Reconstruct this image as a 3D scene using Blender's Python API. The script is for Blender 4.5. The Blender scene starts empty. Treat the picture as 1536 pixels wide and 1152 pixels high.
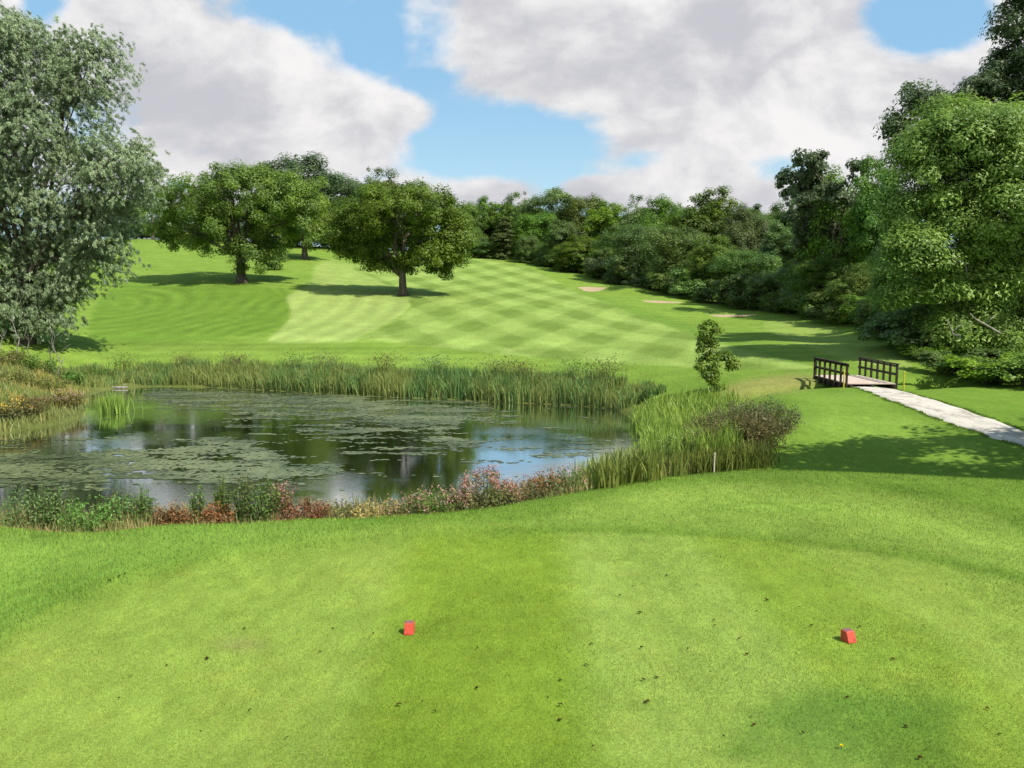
import bpy, math, random
import numpy as np
from mathutils import Vector

C = bpy.context.scene
COL = C.collection
rng = np.random.default_rng(7)
random.seed(7)

# ------------------------------------------------------------------ camera
F = 1200.0                       # focal length in photo pixels (1536 wide)
PITCH = math.atan(131 / F)
ct, st = math.cos(PITCH), math.sin(PITCH)

def pdir(px, py):
    """direction of a photo pixel, scaled so that y == 1"""
    px = np.asarray(px, float); py = np.asarray(py, float)
    xc = (px - 768) / F; yc = -(py - 576) / F
    dy = ct + yc * st; dz = -st + yc * ct
    return xc / dy, dz / dy

def P(px, py, d):
    ux, uz = pdir(px, py)
    return np.array([ux * d, d + 0 * ux, uz * d])

def project(x, y, z):
    fw = np.maximum(y * ct - z * st, 1e-3)
    up = y * st + z * ct
    return 768 + F * x / fw, 576 - F * up / fw

cam_d = bpy.data.cameras.new('camera')
cam = bpy.data.objects.new('camera', cam_d); COL.objects.link(cam)
cam_d.sensor_width = 36; cam_d.lens = 36 * F / 1536
cam_d.clip_start = 0.1; cam_d.clip_end = 6000
cam.rotation_euler = (math.pi / 2 - PITCH, 0, 0)
C.camera = cam

# ------------------------------------------------------------------ helpers
def tag(o, label=None, cat=None, group=None, kind=None):
    if label: o['label'] = label
    if cat: o['category'] = cat
    if group: o['group'] = group
    if kind: o['kind'] = kind
    return o

def empty(name, loc, label=None, cat=None, group=None, rz=0.0):
    o = bpy.data.objects.new(name, None); COL.objects.link(o)
    o.empty_display_size = 0.3
    o.location = tuple(float(v) for v in loc); o.rotation_euler = (0, 0, rz)
    return tag(o, label, cat, group)

def mesh_np(name, V, Fa, attrs=None, smooth=False):
    """V (n,3), Fa (m,4) or (m,3) int"""
    V = np.ascontiguousarray(V, np.float32); Fa = np.ascontiguousarray(Fa, np.int32)
    me = bpy.data.meshes.new(name)
    n, k = Fa.shape
    me.vertices.add(len(V)); me.vertices.foreach_set('co', V.ravel())
    me.loops.add(n * k); me.loops.foreach_set('vertex_index', Fa.ravel())
    me.polygons.add(n)
    me.polygons.foreach_set('loop_start', np.arange(0, n * k, k, dtype=np.int32))
    if smooth:
        me.polygons.foreach_set('use_smooth', np.ones(n, bool))
    me.update(calc_edges=True)
    for an, (ty, data) in (attrs or {}).items():
        a = me.attributes.new(an, ty, 'POINT')
        if ty == 'FLOAT':
            a.data.foreach_set('value', np.ascontiguousarray(data, np.float32))
        else:
            a.data.foreach_set('color', np.ascontiguousarray(data, np.float32).ravel())
    return me

def link(name, me, mat, parent=None, loc=None):
    o = bpy.data.objects.new(name, me); COL.objects.link(o)
    if mat and not me.materials: me.materials.append(mat)
    if parent is not None: o.parent = parent
    if loc is not None: o.location = tuple(float(v) for v in loc)
    return o

def nrm(a):
    return a / np.maximum(np.linalg.norm(a, axis=-1, keepdims=True), 1e-9)

def rndunit(n, r=None):
    r = r or rng
    return nrm(r.normal(size=(n, 3)))

class Acc:
    """collect boxes, tubes and polygons into one mesh"""
    def __init__(s): s.v = []; s.f = []; s.n = 0
    def add(s, V, Fs):
        s.v.append(np.asarray(V, float)); s.f += [[i + s.n for i in f] for f in Fs]; s.n += len(V)
    def box(s, lo, hi, M=None, bev=0.0):
        lo = np.array(lo, float); hi = np.array(hi, float)
        b = bev
        if b <= 0:
            V = np.array([[x, y, z] for z in (lo[2], hi[2]) for y in (lo[1], hi[1]) for x in (lo[0], hi[0])])
            Fs = [[0, 2, 3, 1], [4, 5, 7, 6], [0, 1, 5, 4], [2, 6, 7, 3], [0, 4, 6, 2], [1, 3, 7, 5]]
        else:
            rings = []
            for z, i in ((lo[2], b), (lo[2] + b, 0), (hi[2] - b, 0), (hi[2], b)):
                x0, x1, y0, y1 = lo[0] + i, hi[0] - i, lo[1] + i, hi[1] - i
                c = b * .7
                rings.append([[x0 + c, y0, z], [x1 - c, y0, z], [x1, y0 + c, z], [x1, y1 - c, z], [x1 - c, y1, z], [x0 + c, y1, z], [x0, y1 - c, z], [x0, y0 + c, z]])
            V = np.array(rings).reshape(-1, 3)
            Fs = [[7, 6, 5, 4, 3, 2, 1, 0], [24 + k for k in range(8)]]
            for r in range(3):
                for k in range(8):
                    a = r * 8 + k; a2 = r * 8 + (k + 1) % 8
                    Fs.append([a, a2, a2 + 8, a + 8])
        if M is not None: V = M(V)
        s.add(V, Fs)
    def tube(s, pts, rad, k=8, cap=True):
        pts = np.asarray(pts, float); n = len(pts)
        t = np.gradient(pts, axis=0); t = nrm(t)
        ref = np.array([0.31, 0.17, 0.93]) if abs(t[0][2]) < .9 else np.array([1., 0.1, 0])
        V = []
        for i in range(n):
            a = nrm(np.cross(t[i], ref)); b = np.cross(t[i], a)
            for j in range(k):
                an = 2 * math.pi * j / k
                V.append(pts[i] + rad[i] * (a * math.cos(an) + b * math.sin(an)))
        Fs = []
        for i in range(n - 1):
            for j in range(k):
                j2 = (j + 1) % k
                Fs.append([i * k + j, i * k + j2, (i + 1) * k + j2, (i + 1) * k + j])
        if cap:
            Fs.append(list(range(k))[::-1]); Fs.append([(n - 1) * k + j for j in range(k)])
        s.add(V, Fs)
    def mesh(s, name, smooth=False):
        me = bpy.data.meshes.new(name)
        me.from_pydata(np.concatenate(s.v).tolist(), [], s.f); me.update()
        if smooth: me.polygons.foreach_set('use_smooth', np.ones(len(me.polygons), bool))
        return me

# ------------------------------------------------------------------ node helpers
def sock(nt, i, v):
    if v is None: return
    if isinstance(v, bpy.types.NodeSocket): nt.links.new(v, i)
    else:
        if hasattr(i, 'default_value'):
            try: i.default_value = v
            except Exception: i.default_value = tuple(v) + (1,)
class NT:
    def __init__(s, nt): s.nt = nt
    def node(s, ty, ins=None, **kw):
        n = s.nt.nodes.new(ty)
        for k, v in kw.items(): setattr(n, k, v)
        for k, v in (ins or {}).items(): sock(s.nt, n.inputs[k], v)
        return n
    def m(s, op, a, b=None, c=None, clamp=False):
        n = s.nt.nodes.new('ShaderNodeMath'); n.operation = op; n.use_clamp = clamp
        sock(s.nt, n.inputs[0], a); sock(s.nt, n.inputs[1], b); sock(s.nt, n.inputs[2], c)
        return n.outputs[0]
    def vm(s, op, a, b=None, out=0, scale=None):
        n = s.nt.nodes.new('ShaderNodeVectorMath'); n.operation = op
        sock(s.nt, n.inputs[0], a); sock(s.nt, n.inputs[1], b)
        if scale is not None: sock(s.nt, n.inputs['Scale'], scale)
        return n.outputs[out]
    def noise(s, vec, scale, detail=4, rough=.55, dist=0.0, w=None):
        n = s.nt.nodes.new('ShaderNodeTexNoise')
        n.inputs['Scale'].default_value = scale; n.inputs['Detail'].default_value = detail
        n.inputs['Roughness'].default_value = rough; n.inputs['Distortion'].default_value = dist
        if vec is not None: s.nt.links.new(vec, n.inputs['Vector'])
        return n.outputs[0]
    def mapr(s, v, a, b, c=0., d=1., smooth=True):
        n = s.nt.nodes.new('ShaderNodeMapRange'); n.interpolation_type = 'SMOOTHSTEP' if smooth else 'LINEAR'
        for k, x in zip((0, 1, 2, 3, 4), (v, a, b, c, d)): sock(s.nt, n.inputs[k], x)
        return n.outputs[0]
    def mix(s, f, a, b, blend='MIX'):
        n = s.nt.nodes.new('ShaderNodeMix'); n.data_type = 'RGBA'; n.blend_type = blend
        sock(s.nt, n.inputs[0], f)
        for i, v in ((6, a), (7, b)):
            if isinstance(v, tuple) and len(v) == 3: v = v + (1.0,)
            sock(s.nt, n.inputs[i], v)
        return n.outputs[2]

def material(name):
    m = bpy.data.materials.new(name); m.use_nodes = True
    nt = m.node_tree; nt.nodes.clear()
    out = nt.nodes.new('ShaderNodeOutputMaterial')
    return m, NT(nt), out

def leaf_mat(name, dark, light, trans=.34, rough=.5, spec=.3, warm=None):
    m, t, out = material(name)
    tone = t.node('ShaderNodeAttribute', attribute_name='tone').outputs['Fac']
    dark = tuple(1.0 * a + .0 * b_ for a, b_ in zip(dark, light))
    col = t.mix(tone, dark, light)
    info = t.node('ShaderNodeObjectInfo').outputs['Random']
    hsv = t.node('ShaderNodeHueSaturation', {'Hue': t.mapr(info, 0, 1, .478, .514, False), 'Saturation': t.mapr(t.m('FRACT', t.m('MULTIPLY', info, 7.3)), 0, 1, 1.1, .82, False), 'Value': t.mapr(t.m('FRACT', t.m('MULTIPLY', info, 13.7)), 0, 1, .74, 1.24, False), 'Color': col})
    b = t.node('ShaderNodeBsdfPrincipled', {'Base Color': hsv.outputs[0], 'Roughness': rough, 'Specular IOR Level': spec})
    tr = t.node('ShaderNodeBsdfTranslucent', {'Color': t.mix(.5, hsv.outputs[0], tuple(1.25 * x for x in light))})
    mx = t.node('ShaderNodeMixShader', {0: trans, 1: b.outputs[0], 2: tr.outputs[0]})
    t.nt.links.new(mx.outputs[0], out.inputs[0])
    return m

def plain_mat(name, col, rough=.7, var=.25, scale=8, bump=.3, col2=None, stretch=None):
    m, t, out = material(name)
    tc = t.node('ShaderNodeTexCoord').outputs['Object']
    if stretch: tc = t.vm('MULTIPLY', tc, stretch)
    n = t.noise(tc, scale, 6, .6)
    c2 = col2 or tuple(x * (1 - var) * .8 for x in col)
    c = t.mix(t.mapr(n, .35, .65), c2, col)
    b = t.node('ShaderNodeBsdfPrincipled', {'Base Color': c, 'Roughness': rough, 'Specular IOR Level': .3})
    bp = t.node('ShaderNodeBump', {'Strength': bump, 'Distance': .02, 'Height': n})
    t.nt.links.new(bp.outputs[0], b.inputs['Normal'])
    t.nt.links.new(b.outputs[0], out.inputs[0])
    return m

# ------------------------------------------------------------------ sun, sky
SUNV = np.array([0.66, -0.50, 1.0]); SUNV = SUNV / np.linalg.norm(SUNV)
sd = bpy.data.lights.new('sun', 'SUN'); sd.energy = 4.0; sd.angle = math.radians(.53); sd.color = (1, .955, .88)
sun = bpy.data.objects.new('sun', sd); COL.objects.link(sun)
sun.rotation_euler = Vector(SUNV).to_track_quat('Z', 'Y').to_euler()
sun.location = (30, -30, 60)

W = bpy.data.worlds.new('World'); C.world = W; W.use_nodes = True
wt = NT(W.node_tree); W.node_tree.nodes.clear()
wout = wt.node('ShaderNodeOutputWorld')
sky = wt.node('ShaderNodeTexSky', sky_type='NISHITA', sun_disc=False)
sky.sun_elevation = math.asin(SUNV[2]); sky.sun_rotation = math.atan2(SUNV[0], SUNV[1])
sky.air_density = 1.0; sky.dust_density = .3; sky.ozone_density = 2.0
skyc = wt.node('ShaderNodeHueSaturation', {'Saturation': 1.0, 'Value': 1.0, 'Color': sky.outputs[0]}).outputs[0]
gen = wt.node('ShaderNodeTexCoord').outputs['Generated']
sep = wt.node('ShaderNodeSeparateXYZ', {0: gen})
dx, dy, dz = sep.outputs
ady = wt.m('MAXIMUM', wt.m('ABSOLUTE', dy), .12)
U = wt.m('DIVIDE', dx, ady); Vv = wt.m('DIVIDE', wt.m('ABSOLUTE', dz), ady)
uv = wt.node('ShaderNodeCombineXYZ', {0: U, 1: Vv, 2: wt.m('MULTIPLY', wt.m('SIGN', dy), 2.0)}).outputs[0]
uvs = wt.vm('MULTIPLY', uv, (1.0, 1.55, 1.0))
warp = wt.node('ShaderNodeTexNoise', {'Scale': 3.5, 'Detail': 3.0, 'Vector': uvs}).outputs[1]
uvw = wt.vm('ADD', uvs, wt.vm('MULTIPLY', wt.vm('SUBTRACT', warp, (.5, .5, .5)), (.12, .10, 0)))
def clouds_at(vec, big_only=False):
    a = wt.noise(vec, 5.0, 10, .58)
    b_ = wt.m('SUBTRACT', 1.0, wt.m('ABSOLUTE', wt.m('MULTIPLY_ADD', wt.noise(vec, 9.0, 7, .5), 2.6, -1.3)))
    return wt.m('ADD', wt.m('MULTIPLY', a, .82), wt.m('MULTIPLY', b_, .13))
n0 = clouds_at(uvw)
n1 = clouds_at(wt.vm('ADD', uvw, (.028, .05, 0)))
n2 = wt.noise(wt.vm('ADD', uvw, (3.3, 1.7, 0)), 2.6, 5, .5)
ell = [  # px, py, rx, ry, weight
    (330, 160, 260, 165, 1), (500, 195, 130, 90, 1), (190, 60, 160, 130, 1), (590, 172, 70, 40, .9), (330, 265, 270, 60, .85),
    (790, 35, 300, 95, 1), (860, 110, 180, 90, 1), (1050, 130, 250, 140, 1), (1230, 160, 200, 120, 1), (1450, 150, 160, 85, .95),
    (1150, 40, 240, 100, 1), (1350, 250, 210, 90, .9), (1560, 60, 120, 120, .9), (-100, 120, 260, 200, .8),
    (730, 288, 120, 34, 1), (1030, 262, 120, 42, 1.0), (1110, 300, 140, 36, 1), (890, 286, 80, 26, .95), (620, 290, 90, 34, .9), (970, 300, 90, 24, .9), (230, 290, 80, 30, .9),
    (-500, 150, 300, 200, .8), (2000, 100, 350, 200, .9), (700, -330, 500, 120, .8), (1500, -350, 500, 150, .9), (-100, -400, 400, 160, .9)]
holes = [(1400, 28, 105, 62, 1.0), (430, 12, 75, 38, .7), (60, 10, 45, 40, .6), (770, 220, 170, 75, .85), (1190, 245, 75, 34, .75), (960, 245, 60, 26, .5), (268, 278, 30, 14, .7), (575, 55, 60, 70, .75), (640, 120, 60, 40, .5), (640, 60, 90, 60, .5)]
def ellmask(lst):
    acc = None
    for px, py, rx, ry, w in lst:
        ux, uz = pdir(px, py)
        q = wt.vm('MULTIPLY', wt.vm('SUBTRACT', uv, (float(ux), float(uz), 2.0)), (F / rx, F / ry, 0))
        L = wt.vm('LENGTH', q, out=1)
        v = wt.m('MULTIPLY', wt.m('SUBTRACT', 1.15, L), w)
        acc = v if acc is None else wt.m('SMOOTH_MAX', acc, v, .25)
    return acc
base = ellmask(ell)
hole = wt.m('MAXIMUM', ellmask(holes), 0.0)
front = wt.mapr(dy, -.1, .12)
base = wt.m('ADD', wt.m('MULTIPLY', base, front), wt.m('MULTIPLY', wt.m('SUBTRACT', 1.0, front), .25))
dens = wt.m('ADD', base, wt.m('MULTIPLY', wt.m('SUBTRACT', n0, .5), 2.6))
dens = wt.m('SUBTRACT', dens, wt.m('MULTIPLY', hole, 1.1))
mask = wt.mapr(dens, -.04, .50)
lit = wt.m('ADD', wt.m('SUBTRACT', n0, n1), wt.m('MULTIPLY', wt.m('SUBTRACT', wt.noise(wt.vm('ADD', uvw, (1.1, 4.2, 0)), 7.0, 9, .62), .5), .34))
# thick parts have grey bases; thin edges and sun-facing billows are white
shade = wt.m('ADD', wt.m('ADD', wt.m('MULTIPLY', lit, 3.0), wt.m('MULTIPLY', wt.m('SUBTRACT', n2, .5), 1.5)), wt.m('MULTIPLY', wt.m('SUBTRACT', .75, dens), .22))
shade = wt.mapr(shade, -.55, .56)
ccol = wt.mix(shade, (5.2, 5.25, 5.65), (8.35, 8.2, 8.15))
haze = wt.mapr(Vv, .02, .30)
blue = wt.mix(.72, skyc, wt.mix(haze, (5.6, 8.3, 9.2), (3.1, 5.9, 8.6)))
csum = wt.mix(mask, blue, ccol)
bg = wt.node('ShaderNodeBackground', {'Color': csum, 'Strength': .06})
W.node_tree.links.new(bg.outputs[0], wout.inputs[0])

C.view_settings.view_transform = 'Standard'
C.view_settings.look = 'None'
C.view_settings.exposure = 0.9
C.view_settings.gamma = 1
C.view_settings.use_curve_mapping = False
C.cycles.max_bounces = 6; C.cycles.diffuse_bounces = 4; C.cycles.glossy_bounces = 3; C.cycles.transmission_bounces = 4
C.cycles.use_denoising = True
C.cycles.sample_clamp_indirect = 4

# ------------------------------------------------------------------ terrain
WATER = -7.0
ctrl = []
def cw(x, y, z): ctrl.append((x, y, z))
def cp(px, py, d):
    p = P(px, py, d); ctrl.append((float(p[0]), float(p[1]), float(p[2])))
for x in (-14, -7, 0, 7, 14):
    cw(x, -6, -1.7 - .012 * abs(x)); cw(x, 0, -1.65 - .02 * abs(x)); cw(x, 3.2, -2.75 - .01 * abs(x))
for x in (-7, -4, -1.5, 1.5, 4, 7.5):
    cw(x, 5.2, -3.27); cw(x, 6.7, -3.33); cw(x, 8.4, -3.37)
for x in (-6, -3, 0, 3): cw(x, 10, -3.41)
cw(-12, 8, -3.6); cw(-12, 5, -3.4); cw(13, 8, -3.45); cw(13, 5, -3.35); cw(18, 10, -3.7)
for px, py, d in [(-250, 792, 11.6), (0, 790, 11.8), (250, 789, 11.9), (450, 785, 12.2), (600, 778, 12.8), (700, 768, 13.5), (800, 750, 14.6), (900, 731, 15.9), (1000, 715, 17), (1100, 707, 18), (1200, 706, 18.3), (1300, 709, 18.3), (1400, 714, 18), (1536, 721, 17.5), (1750, 740, 16)]:
    cp(px, py, d)
    q = P(px, py, d * 1.09); cw(q[0], q[1], q[2] - .16)
    q = P(px, py, d * 1.25); cw(q[0], q[1], q[2] - .75)
for px, py, d in [(760, 795, 11.9), (1000, 785, 12.5), (1100, 770, 13.1), (1300, 770, 13.2), (1536, 800, 11.9), (1300, 735, 15.5), (1100, 735, 15.5), (1536, 760, 14.2), (900, 765, 13.4)]:
    cp(px, py, d)
for x in (-26, -18, -10, -4): cw(x, 21, -6.55); cw(x, 25, -7.0)
cw(0, 24, -6.7); cw(3, 27, -6.8); cw(3, 22, -5.9)
for px, py, d in [(1250, 690, 27), (1400, 690, 26.2), (1536, 700, 25), (1700, 690, 25), (1200, 650, 30), (1400, 650, 29.5), (1160, 620, 34), (1250, 620, 33), (1170, 592, 39), (1240, 590, 39.5),
                  (1400, 612, 33.5), (1536, 645, 28.5), (1536, 600, 38), (1450, 582, 42), (1360, 578, 43), (1536, 590, 40.5), (1700, 600, 38),
                  (1275, 579, 41.5), (1315, 579, 41.5), (1225, 560, 48), (1310, 560, 48), (1100, 690, 27.5), (1050, 600, 42), (1050, 660, 33.5), (1000, 690, 30.5),
                  (1150, 570, 47), (1200, 556, 50.5), (1100, 545, 56), (1000, 545, 57), (900, 545, 60), (700, 540, 64), (500, 535, 67), (300, 530, 69.5), (150, 525, 70),
                  (250, 500, 80), (500, 500, 80), (800, 500, 78), (1000, 510, 70), (1150, 520, 62), (1300, 530, 57), (1400, 550, 50), (1500, 560, 48),
                  (1300, 490, 75), (1200, 475, 92), (1100, 466, 104), (1000, 446, 122), (940, 432, 140), (880, 412, 160), (780, 393, 182), (720, 385, 192),
                  (605, 442, 110), (362, 422, 115), (458, 388, 150), (200, 358, 190), (200, 420, 118), (250, 460, 98), (500, 460, 100), (800, 450, 108), (700, 420, 138), (900, 460, 102), (950, 480, 91),
                  (100, 480, 84), (50, 505, 53), (-200, 505, 53), (60, 558, 49), (60, 600, 46), (0, 600, 43.5), (-150, 600, 42), (0, 543, 52), (-150, 545, 50), (-250, 650, 40), (120, 545, 58),
                  (330, 395, 140), (550, 405, 145), (1250, 503, 74), (1350, 515, 62)]:
    cp(px, py, d)
for px in (-300, 0, 200, 450, 720): cw((px - 768) / F * 235, 235, 15.5 - max(0, px - 300) * .007)
cw(60, 210, 8); cw(75, 150, 2.5); cw(60, 100, -1.2); cw(50, 60, -3.2); cw(45, 40, -4.4); cw(90, 200, 6)
for x in (-400, -150, 0, 150, 400): cw(x, 500, 17)
for x in (-2000, 0, 2000): cw(x, 2500, 17)
for x in (-90, -60, -40): cw(x, 50 + .2 * abs(x), -2.5)
cw(-40, 30, -5.5); cw(-55, 20, -4); cw(-30, 12, -4); cw(40, 20, -4.2); cw(40, 8, -3.5)
cw(-110, 100, 1.5); cw(-150, 190, 13)
ctrl = np.array(ctrl)
YO = 8.0
def toUV(x, y): Y = np.maximum(y + YO, 1.2); return x / Y, np.log(Y)
def tps_fit(c):
    u, v = toUV(c[:, 0], c[:, 1]); pts = np.stack([u * 1.6, v], 1)
    n = len(pts); D = np.linalg.norm(pts[:, None] - pts[None], axis=2)
    K = np.where(D > 0, D * D * np.log(D + 1e-12), 0) + np.eye(n) * 2e-4
    Pm = np.concatenate([np.ones((n, 1)), pts], 1)
    A = np.block([[K, Pm], [Pm.T, np.zeros((3, 3))]])
    # weight values by 1/Y so errors are angular
    w = np.linalg.solve(A, np.concatenate([c[:, 2], np.zeros(3)]))
    return pts, w
TP, TW = tps_fit(ctrl)
def tps(u, v):
    q = np.stack([u * 1.6, v], -1).reshape(-1, 2); out = np.zeros(len(q))
    for s in range(0, len(q), 20000):
        D2 = ((q[s:s + 20000, None] - TP[None]) ** 2).sum(2)
        K = .5 * D2 * np.log(D2 + 1e-20)
        out[s:s + 20000] = K @ TW[:-3] + TW[-3] + q[s:s + 20000] @ TW[-2:]
    return out.reshape(np.shape(u))

def sdf(x, y, poly):
    """signed distance to a closed polygon, negative inside"""
    x = np.asarray(x, float); y = np.asarray(y, float)
    d = np.full(x.shape, 1e18); ins = np.zeros(x.shape, bool)
    n = len(poly)
    for i in range(n):
        ax, ay = poly[i]; bx, by = poly[(i + 1) % n]
        ex, ey = bx - ax, by - ay; wx, wy = x - ax, y - ay
        t = np.clip((wx * ex + wy * ey) / (ex * ex + ey * ey + 1e-12), 0, 1)
        d = np.minimum(d, (wx - ex * t) ** 2 + (wy - ey * t) ** 2)
        c = (ay > y) != (by > y)
        with np.errstate(divide='ignore', invalid='ignore'):
            xi = ax + (y - ay) * ex / (ey if ey != 0 else 1e-12)
        ins ^= c & (x < xi)
    return np.sqrt(d) * np.where(ins, -1, 1)

def smooth_poly(poly, k=2):
    p = np.array(poly, float)
    for _ in range(k):
        q = np.roll(p, -1, 0); a = .75 * p + .25 * q; b = .25 * p + .75 * q
        p = np.stack([a, b], 1).reshape(-1, 2)
    return p
def on_water(px, py):
    ux, uz = pdir(px, py); d = WATER / uz
    return float(ux * d), float(d)
pond_px = [(-260, 700), (-120, 662), (0, 652), (60, 641), (108, 633), (126, 622), (118, 605), (140, 588), (188, 580), (300, 580), (400, 585), (500, 591), (600, 596), (700, 600), (770, 604), (850, 607),
           (925, 613), (948, 626), (955, 645), (966, 668), (958, 692), (925, 707), (880, 722), (800, 737), (700, 757), (600, 765), (480, 775), (300, 780), (100, 778), (-150, 778), (-320, 770)]
POND = smooth_poly([on_water(*p) for p in pond_px], 2)

def smst(a, b, x):
    t = np.clip((x - a) / (b - a), 0, 1); return t * t * (3 - 2 * t)

# grid nodes (fine where the view is)
un = np.concatenate([np.linspace(-4, -.9, 24)[:-1], np.linspace(-.9, -.66, 40)[:-1], np.linspace(-.66, .66, 620), np.linspace(.66, .9, 40)[1:], np.linspace(.9, 4, 24)[1:]])
vn = np.concatenate([np.linspace(math.log(1.5), math.log(10), 30)[:-1], np.linspace(math.log(10), math.log(30), 230)[:-1], np.linspace(math.log(30), math.log(240), 330)[:-1], np.linspace(math.log(240), math.log(3000), 24)])
GU, GV = np.meshgrid(un, vn)
GY = np.exp(GV) - YO; GX = GU * np.exp(GV)
GZ = tps(GU, GV)
# gentle unevenness
def wob(x, y, s, seed):
    r = np.random.default_rng(seed); o = 0
    for k in range(7):
        a = r.uniform(0, 6.28); f = s * r.uniform(.6, 1.7); o = o + np.sin(f * (x * math.cos(a) + y * math.sin(a)) + r.uniform(0, 6.28))
    return o / 7
GZ = GZ + .035 * wob(GX, GY, .9, 3) + .09 * wob(GX, GY, .22, 4) * smst(20, 60, GY)
# pond basin
SP = sdf(GX, GY, POND)
near = (GY > 15) & (GY < 90) & (np.abs(GX) < 60)
zin = WATER - .9 * smst(0, 4, -SP) - .02
def smin(a, b, k): h = np.clip(.5 + .5 * (b - a) / k, 0, 1); return b * (1 - h) + a * h - k * h * (1 - h)
SQ = np.maximum(SP, 0)
zout = np.maximum(smin(GZ, WATER + .10 + .27 * SQ + .004 * SQ ** 2, .25), WATER + .04 + .07 * np.minimum(SQ, 5))
GZ = np.where(near & (SP < 0), zin, np.where(near & (SP < 30), zout, GZ))
# stream gully under the footbridge
def seg_dist(x, y, pts):
    d = np.full(np.shape(x), 1e9)
    for (ax, ay), (bx, by) in zip(pts[:-1], pts[1:]):
        ex, ey = bx - ax, by - ay
        t = np.clip(((x - ax) * ex + (y - ay) * ey) / (ex * ex + ey * ey), 0, 1)
        d = np.minimum(d, np.hypot(x - ax - ex * t, y - ay - ey * t))
    return d
GUL = [(11.5, 43.2), (14.5, 44.0), (17.5, 44.3), (21, 44.3), (25, 45.5)]
gd = seg_dist(GX, GY, GUL)
GZ = GZ - 1.45 * np.exp(-(gd / 1.15) ** 4) - .25 * np.exp(-(gd / 3.0) ** 2)
# bunkers: a hollow with a raised face behind it
BUNK = [(888, 434, .9), (992, 453, .5), (1098, 474, .42)]
def H(x, y):
    x = np.asarray(x, float); y = np.asarray(y, float)
    u, v = toUV(x, y)
    iu = np.interp(u, un, np.arange(len(un))); iv = np.interp(v, vn, np.arange(len(vn)))
    i0 = np.clip(iu.astype(int), 0, len(un) - 2); j0 = np.clip(iv.astype(int), 0, len(vn) - 2)
    a = iu - i0; b = iv - j0
    return (GZ[j0, i0] * (1 - a) + GZ[j0, i0 + 1] * a) * (1 - b) + (GZ[j0 + 1, i0] * (1 - a) + GZ[j0 + 1, i0 + 1] * a) * b
DS = np.exp(np.linspace(math.log(3.5), math.log(400), 900))
def hit(px, py):
    """where the ray through a photo pixel meets the ground"""
    px = np.atleast_1d(np.asarray(px, float)); py = np.atleast_1d(np.asarray(py, float))
    ux, uz = pdir(px, py); res = np.zeros((len(px), 3))
    for s in range(0, len(px), 2000):
        a, b = ux[s:s + 2000, None], uz[s:s + 2000, None]
        z = b * DS; h = H(a * DS, np.broadcast_to(DS, z.shape))
        below = z < h
        k = np.where(below.any(1), below.argmax(1), len(DS) - 1); k = np.maximum(k, 1)
        r = np.arange(len(k)); f1 = z[r, k] - h[r, k]; f0 = z[r, k - 1] - h[r, k - 1]
        t = np.clip(f0 / (f0 - f1 + 1e-12), 0, 1)
        d = DS[k - 1] + (DS[k] - DS[k - 1]) * t
        X = a[:, 0] * d; res[s:s + 2000] = np.stack([X, d, H(X, d)], 1)
    return res
bunk_pos = []
for px, py, s in BUNK:
    c = hit(px, py)[0]; bunk_pos.append((c, s))
for c, s in bunk_pos:
    wx = 3.4; ex = (GX - c[0]) / wx; ey = (GY - c[1]) / 3.0
    GZ = GZ + s * (-.55 * np.exp(-(ex ** 2 + ((ey + .25)) ** 2) * 1.3) + .75 * np.exp(-((ex / 1.4) ** 2 + (ey - 1.15) ** 2) * 1.2))
# mound beside the first bunker
c0 = hit(950, 437)[0]
GZ = GZ + 1.0 * np.exp(-(((GX - c0[0]) / 4.2) ** 2 + ((GY - c0[1]) / 4.5) ** 2))
# low lip round the tee's far edge
TEE_EDGE = smooth_poly([(-200, 1300), (-60, 1000), (60, 930), (200, 868), (330, 835), (480, 812), (650, 800), (800, 797), (960, 799), (1100, 806), (1250, 820), (1400, 842), (1560, 880), (1750, 950), (1800, 1400)], 2)

_T0 = np.random.default_rng(555).uniform(0, 1, (64, 64))
def vnoise0(x, y):
    o = 0; a = .55; tot = 0
    for k in range(4):
        s = 2.0 ** k; xs = x * s; ys = y * s; xi = np.floor(xs).astype(int); yi = np.floor(ys).astype(int); fx = xs - xi; fy = ys - yi; fx = fx * fx * (3 - 2 * fx); fy = fy * fy * (3 - 2 * fy)
        g = lambda i, j: _T0[(i + 17 * k) % 64, j % 64]
        o = o + a * ((g(xi, yi) * (1 - fx) + g(xi + 1, yi) * fx) * (1 - fy) + (g(xi, yi + 1) * (1 - fx) + g(xi + 1, yi + 1) * fx) * fy); tot += a; a *= .55
    return o / tot
# ---- ground tint (own colours of the turf: mowing bands, wear, rough)
PX, PY = project(GX, GY, GZ)
vis = GY > 2.5
tee_s = np.where(vis, sdf(PX, PY, TEE_EDGE), 50)
GZ = GZ + np.where(vis & (GY < 25), .035 * smst(0, 9, tee_s) * smst(60, 20, tee_s) - .015 * smst(2, -8, tee_s), 0)
def reg(poly, soft=3):
    return np.where(vis, smst(soft, -soft, sdf(PX, PY, smooth_poly(poly, 2))), 0)
rough = np.array([.105, .190, .022]); teec = np.array([.180, .272, .040])
col = np.broadcast_to(rough, GX.shape + (3,)).copy()
def blend(mask, c, k=1.0):
    global col
    col = col * (1 - (mask * k)[..., None]) + np.asarray(c) * (mask * k)[..., None]
def scale(mask, f): 
    global col
    col = col * (1 + (np.asarray(f) - 1) * mask[..., None])
far = smst(55, 62, GY)
w1 = wob(GX, GY, .5, 11); w2 = wob(GX, GY, 1.6, 12); w3 = wob(GX, GY, .12, 15)
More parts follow.
